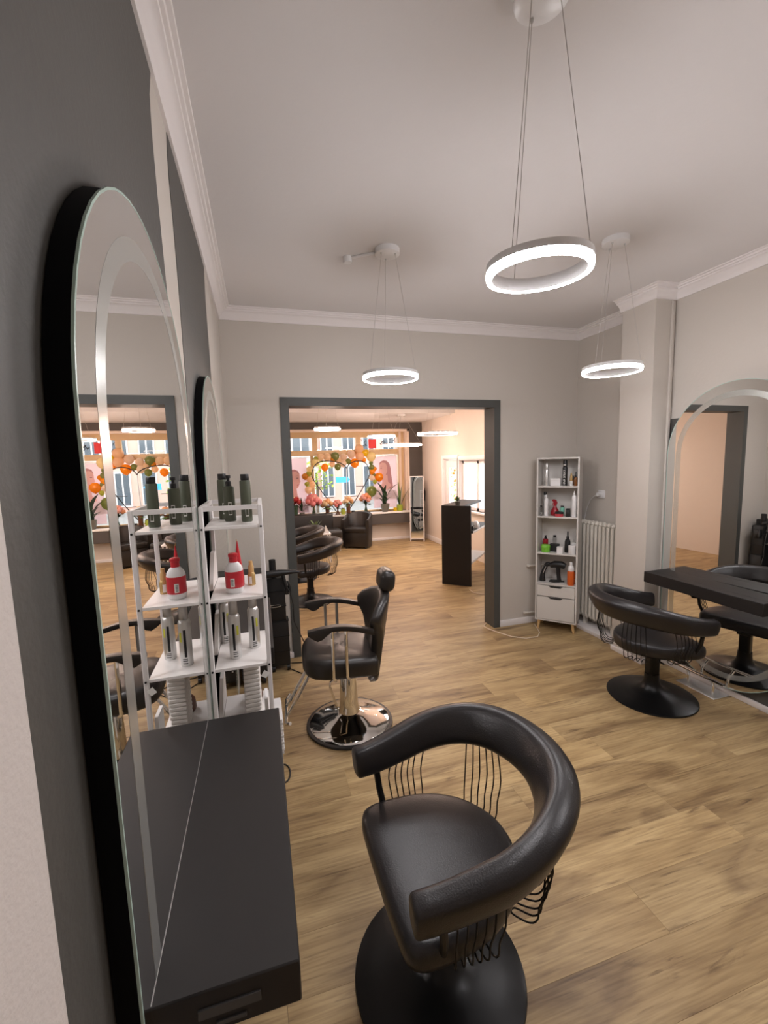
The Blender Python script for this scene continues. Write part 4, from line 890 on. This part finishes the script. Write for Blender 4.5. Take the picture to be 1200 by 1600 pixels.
HR = [(1.661, 1.503), (1.72, 1.582), (1.864, 1.64), (2.03, 1.608), (2.11, 1.489), (2.118, 1.349), (2.041, 1.211), (1.913, 1.005), (1.787, 0.824), (1.668, 0.66)]
def smoothpts(p, n=4):
    o = []
    for i in range(len(p)-1):
        a = [p[max(0, min(len(p)-1, i+j))] for j in (-1, 0, 1, 2)]
        for k in range(n):
            u = k/n; o.append(tuple(.5*((2*a[1][c])+(-a[0][c]+a[2][c])*u+(2*a[0][c]-5*a[1][c]+4*a[2][c]-a[3][c])*u*u+(-a[0][c]+3*a[1][c]-3*a[2][c]+a[3][c])*u**3) for c in (0, 1)))
    return o+[p[-1]]
t = thing('heart_frame', 'large heart shaped metal frame with small shelves in the shop window', 'display frame', (1.6, 8.40, WZ0))
def hp(P): return [(x-1.6, 0, z-WZ0) for x, z in P]
obj('left_lobe', B().tube(hp([HL[1]]+smoothpts(HL[2:])), .009, 6), 'bmetal', t); obj('right_lobe', B().tube(hp(smoothpts(HR)), .009, 6), 'bmetal', t); obj('centre_post', B().tube(hp(HL[:2]), .009, 6), 'steel', t)
for (xa, xb, z) in ((1.11, 1.30, 1.155), (1.84, 2.03, 1.14), (1.64, 1.87, .948), (1.24, 1.38, .94)): obj('shelf_bar', B().box(xa-1.6, -.03, z-WZ0-.005, xb-1.6, .03, z-WZ0+.005), 'bmetal', t)
obj('foot', B().box(-.25, -.04, 0, .12, .04, .02), 'steel', t)
# flowers
ros = dict(pink=thin_mat('pink_petals', (.88, .30, .30), .3), peach=thin_mat('peach_petals', (.92, .55, .28), .3), cream=thin_mat('cream_petals', (.92, .74, .48), .3), orange=thin_mat('orange_petals', (.92, .40, .20), .3), red=thin_mat('red_petals', (.50, .03, .03), .3), rose=thin_mat('rose_petals', (.88, .45, .38), .3))
M.update({'ros_'+k: v for k, v in ros.items()})
def bouquet(label, x, y, zb, zt, wid, cols, nf, vase, vm, seed):
    t = thing('flower_bouquet', label, 'flowers', (x, y, zb), 0, 'bouquets on the window sill'); rr = random.Random(seed); h = zt-zb
    if vase == 'tall': obj('vase', B().lathe([(0, 0), (.038, 0), (.040, h*.30), (.048, h*.62), (.04, h*.62), (0, h*.5)], n=16), vm, t)
    elif vase == 'stem':
        q = B()
        for i in range(9): a = i*.7; q.tube([(cos(a)*.04, sin(a)*.04, .0), (cos(a)*.008, sin(a)*.008, h*.35), (cos(a+1)*.04, sin(a+1)*.04, h*.8)], .006, 5)
        obj('stems', q, vm, t, kind='stuff')
    for i in range(nf):
        a = i*2.399; k = math.sqrt((i+.5)/nf); px, py, pz = cos(a)*wid*.82*k, sin(a)*wid*.62*k, h+.03-wid*1.25+(1-k*k)*wid*.95+rr.uniform(-.012, .012); r = wid*(.40 if nf > 8 else .48)
        q = B()
        for s in range(3):
            rad = r*(1-.28*s); q.loft([[(px+rad*cu*cos(b_+s)*(1+.13*sin(3*b_+s*2)), py+rad*cu*sin(b_+s)*(1+.13*sin(3*b_+s*2)), pz-r*.8+r*1.6*zz+s*r*.12) for b_ in (2*pi*j/12 for j in range(12))] for cu, zz in ((.25, 0), (.8, .25), (1, .6), (.85, .95), (.45, .8))])
        obj('flower', q, 'ros_'+cols[i % len(cols)], t)
    q = B()
    for i in range(16):
        a = i*1.1+seed; L = wid*rr.uniform(.95, 1.35); q.leaf((0, 0, h*.5), (cos(a)*L, sin(a)*L*.8, h+.0-wid*1.35+rr.uniform(-.05, .06)), wid*.2, .01, n=4)
    obj('foliage', q, 'leaf' if seed % 2 else 'leaf2', t, kind='stuff'); return t
ZS = WZ0
bouquet('dark red and cream bouquet at the left end of the window sill', .63, 8.345, ZS, .96, .10, ['red', 'cream', 'red'], 7, 'tall', 'leaf', 1)
bouquet('big bouquet of pink roses on the window sill', .97, 8.345, ZS, 1.0, .155, ['pink', 'pink', 'rose'], 17, 'stem', 'leaf', 3)
bouquet('peach bouquet in a tall brown vase on the sill, left of the small pink one', 1.238, 8.345, ZS, .90, .115, ['peach', 'cream', 'peach'], 10, 'tall', 'vase', 4)
bouquet('small rose bouquet on thin stems in the middle of the sill', 1.44, 8.345, ZS, .855, .085, ['rose', 'pink'], 8, 'stem', 'vase', 5)
bouquet('cream bouquet in a tall dark vase under the heart tip', 1.655, 8.345, ZS, .92, .105, ['cream', 'cream', 'peach'], 10, 'tall', 'vase', 6)
bouquet('orange and pink bouquet on green stems right of the heart frame', 2.012, 8.345, ZS, .97, .12, ['orange', 'rose', 'orange'], 12, 'stem', 'leaf', 7)
t = thing('palm_plant', 'dark fan leaved plant behind the left bouquet on the sill', 'plant', (.75, 8.36, ZS))
obj('pot', B().lathe([(0, 0), (.04, 0), (.05, .08), (0, .07)], n=16), 'grey_pot', t)
for i in range(12): a = i*.55; obj('leaf', B().leaf((0, 0, .10), (cos(a)*.16, -.03+.04*sin(i), .24+sin(a)*.14), .022, .01, n=4), 'leaf', t)
t = thing('big_leaf_plant', 'large leaved dark plant in front of the woman poster', 'plant', (2.42, 8.37, ZS))
obj('pot', B().lathe([(0, 0), (.06, 0), (.085, .10), (.09, .16), (.07, .165), (0, .15)], n=20), 'grey_pot', t)
for tx, tz, w in ((-.15, 1.20, .05), (-.26, 1.10, .035), (.28, 1.17, .045), (.12, 1.11, .04), (-.03, 1.06, .045), (-.14, .98, .045), (.10, .97, .045), (-.12, .88, .05), (.07, .84, .05), (-.02, .92, .05), (.02, 1.14, .035), (.14, .90, .045), (-.17, .90, .04), (.03, .80, .045), (-.06, .80, .045), (.13, 1.02, .04)):
    obj('leaf', B().tube([(0, 0, .15), (tx*.2, 0, (tz-ZS)*.6)], .005, 5).leaf((tx*.2, 0, (tz-ZS)*.6), (tx*1.05, -.03, tz-ZS), w*1.15, .03, n=6), 'leaf', t)
t = thing('snake_plant', 'upright narrow leaved plant in a lime pot at the right end of the sill', 'plant', (2.735, 8.37, ZS))
obj('pot', B().lathe([(0, 0), (.055, 0), (.066, .09), (.06, .13), (.05, .13), (0, .11)], n=18), 'lime', t)
for tx, tz, w in ((-.04, 1.20, .022), (.17, 1.02, .028), (.06, 1.12, .024), (-.13, 1.02, .018), (.12, .96, .024), (.0, 1.05, .026), (.21, 1.06, .02), (-.07, .93, .018)):
    obj('leaf', B().leaf((tx*.1, 0, .10), (tx, -.02+.03*sin(tx*30), tz-ZS), w, .015, n=6), 'leaf2' if w > .021 else 'leaf', t)
t = thing('small_pot', 'small mustard brown pot on the sill between the bouquets', 'pot', (1.55, 8.36, ZS)); obj('pot', B().lathe([(0, 0), (.035, 0), (.05, .05), (.045, .10), (.03, .115), (0, .11)], n=16), 'lime', t); obj('rim', B().lathe([(.03, .113), (.036, .118), (.034, .125), (.028, .118)], n=16), 'vase', t)
t = thing('tea_light', 'dark glass tea light on the sill', 'candle holder', (1.755, 8.36, ZS)); obj('glass_cup', B().lathe([(0, 0), (.03, 0), (.04, .06), (.036, .06), (.026, .01), (0, .01)], n=16), 'bplast', t); obj('candle', B().cyl((0, 0, .011), (0, 0, .03), .022), 'wplast', t)
t = thing('yellow_tin', 'small yellow tin beside the lime pot', 'tin', (2.63, 8.36, ZS)); obj('tin_body', B().lathe([(0, 0), (.035, 0), (.036, .07), (0, .07)], n=16), 'bal_y', t); obj('lid', B().lathe([(0, .071), (.037, .071), (.037, .082), (0, .084)], n=16), 'bal_l', t)
# posters
def poster(label, x0, x1, z0, z1, y, flip, fx, fz, s):
    t = thing('poster', label, 'poster', (fx, y+.02, fz), 0, 'posters in the shop window'); k = -1 if flip else 1
    obj('sheet', B().box(x0-fx, 0, z0-fz, x1-fx, .003, z1-fz), 'paper', t)
    def shape(nm, pts, m, d): obj(nm, B().prism([(k*a*s, c*s) for a, c in pts], 'y', -.0006*d, -.0006*d+.0004), m, t)
    M.setdefault('p_hair', thin_mat('print_hair', (.62, .33, .34), .5)); M.setdefault('p_skin', thin_mat('print_skin', (.86, .58, .54), .5)); M.setdefault('p_lip', thin_mat('print_lips', (.66, .20, .25), .4)); M.setdefault('p_eye', thin_mat('print_eye', (.25, .14, .15), .3)); M.setdefault('p_shirt', thin_mat('print_blouse', (.88, .80, .82), .5))
    shape('print_hair', [(-.10, .16), (-.07, .23), (0, .26), (.08, .25), (.14, .19), (.17, .08), (.18, -.06), (.20, -.20), (.22, -.36), (.10, -.42), (.02, -.38), (.04, -.2), (.02, .0), (-.06, .10)], 'p_hair', 1)
    shape('print_neck', [(-.02, -.08), (.09, -.06), (.10, -.22), (.18, -.30), (.10, -.40), (-.12, -.36), (-.04, -.26)], 'p_skin', 2)
    shape('print_face', [(-.09, .17), (-.03, .215), (.05, .20), (.09, .12), (.09, .02), (.05, -.07), (.0, -.115), (-.05, -.11), (-.075, -.07), (-.085, -.03), (-.115, .02), (-.095, .06), (-.10, .12)], 'p_skin', 3)
    shape('print_eye', [(-.075, .085), (-.055, .098), (-.02, .09), (-.05, .078)], 'p_eye', 4); shape('print_brow', [(-.085, .118), (-.05, .135), (.0, .122), (-.05, .127)], 'p_hair', 4); shape('print_lips', [(-.082, -.04), (-.06, -.03), (-.03, -.045), (-.06, -.062)], 'p_lip', 4)
    shape('print_blouse', [(-.34, -.62), (-.30, -.46), (-.14, -.37), (-.02, -.44), (.12, -.38), (.30, -.45), (.36, -.62)], 'p_shirt', 2)
    obj('hanging_bar', B().box(x0-fx-.005, -.006, z1-fz-.012, x1-fx+.005, .008, z1-fz+.008), 'steel', t); return t
poster('poster of a long haired woman at the right of the shop window', 2.25, 2.755, .66, 1.73, 8.578, False, 2.47, 1.40, .92)
poster('poster of a wavy haired person at the left of the shop window', .30, .905, .66, 1.73, 8.578, True, .66, 1.25, 1.0)
t = thing('red_card', 'red card stuck on the upper right pane of the shop window', 'card', (2.25, YG+.002, 1.985)); obj('card', B().prism([(-.082, -.095), (.082, -.095), (.082, .095), (.02, .095), (.0, .07), (-.02, .095), (-.082, .095)], 'y', 0, .003), 'redcard', t)
for x, zz, nm in ((2.09, 2.0, 'left of'), (2.45, 2.0, 'just right of'), (2.68, 2.01, 'far right of')):
    t = thing('black_sticker', 'black ornamental sticker on the upper pane, %s the red card' % nm, 'sticker', (x, YG+.002, zz)); rr = random.Random(int(x*100))
    q = B()
    for i in range(7): a = rr.uniform(0, 3.1); c = (rr.uniform(-.06, .06), 0, rr.uniform(-.07, .06)); q.tube([(c[0]-.03*cos(a), 0, c[2]-.03*sin(a)), c, (c[0]+.03*cos(a+.7), 0, c[2]+.03*sin(a+.7))], .0065, 4)
    obj('stroke', q, 'ink', t)
bpy.context.view_layer.update()
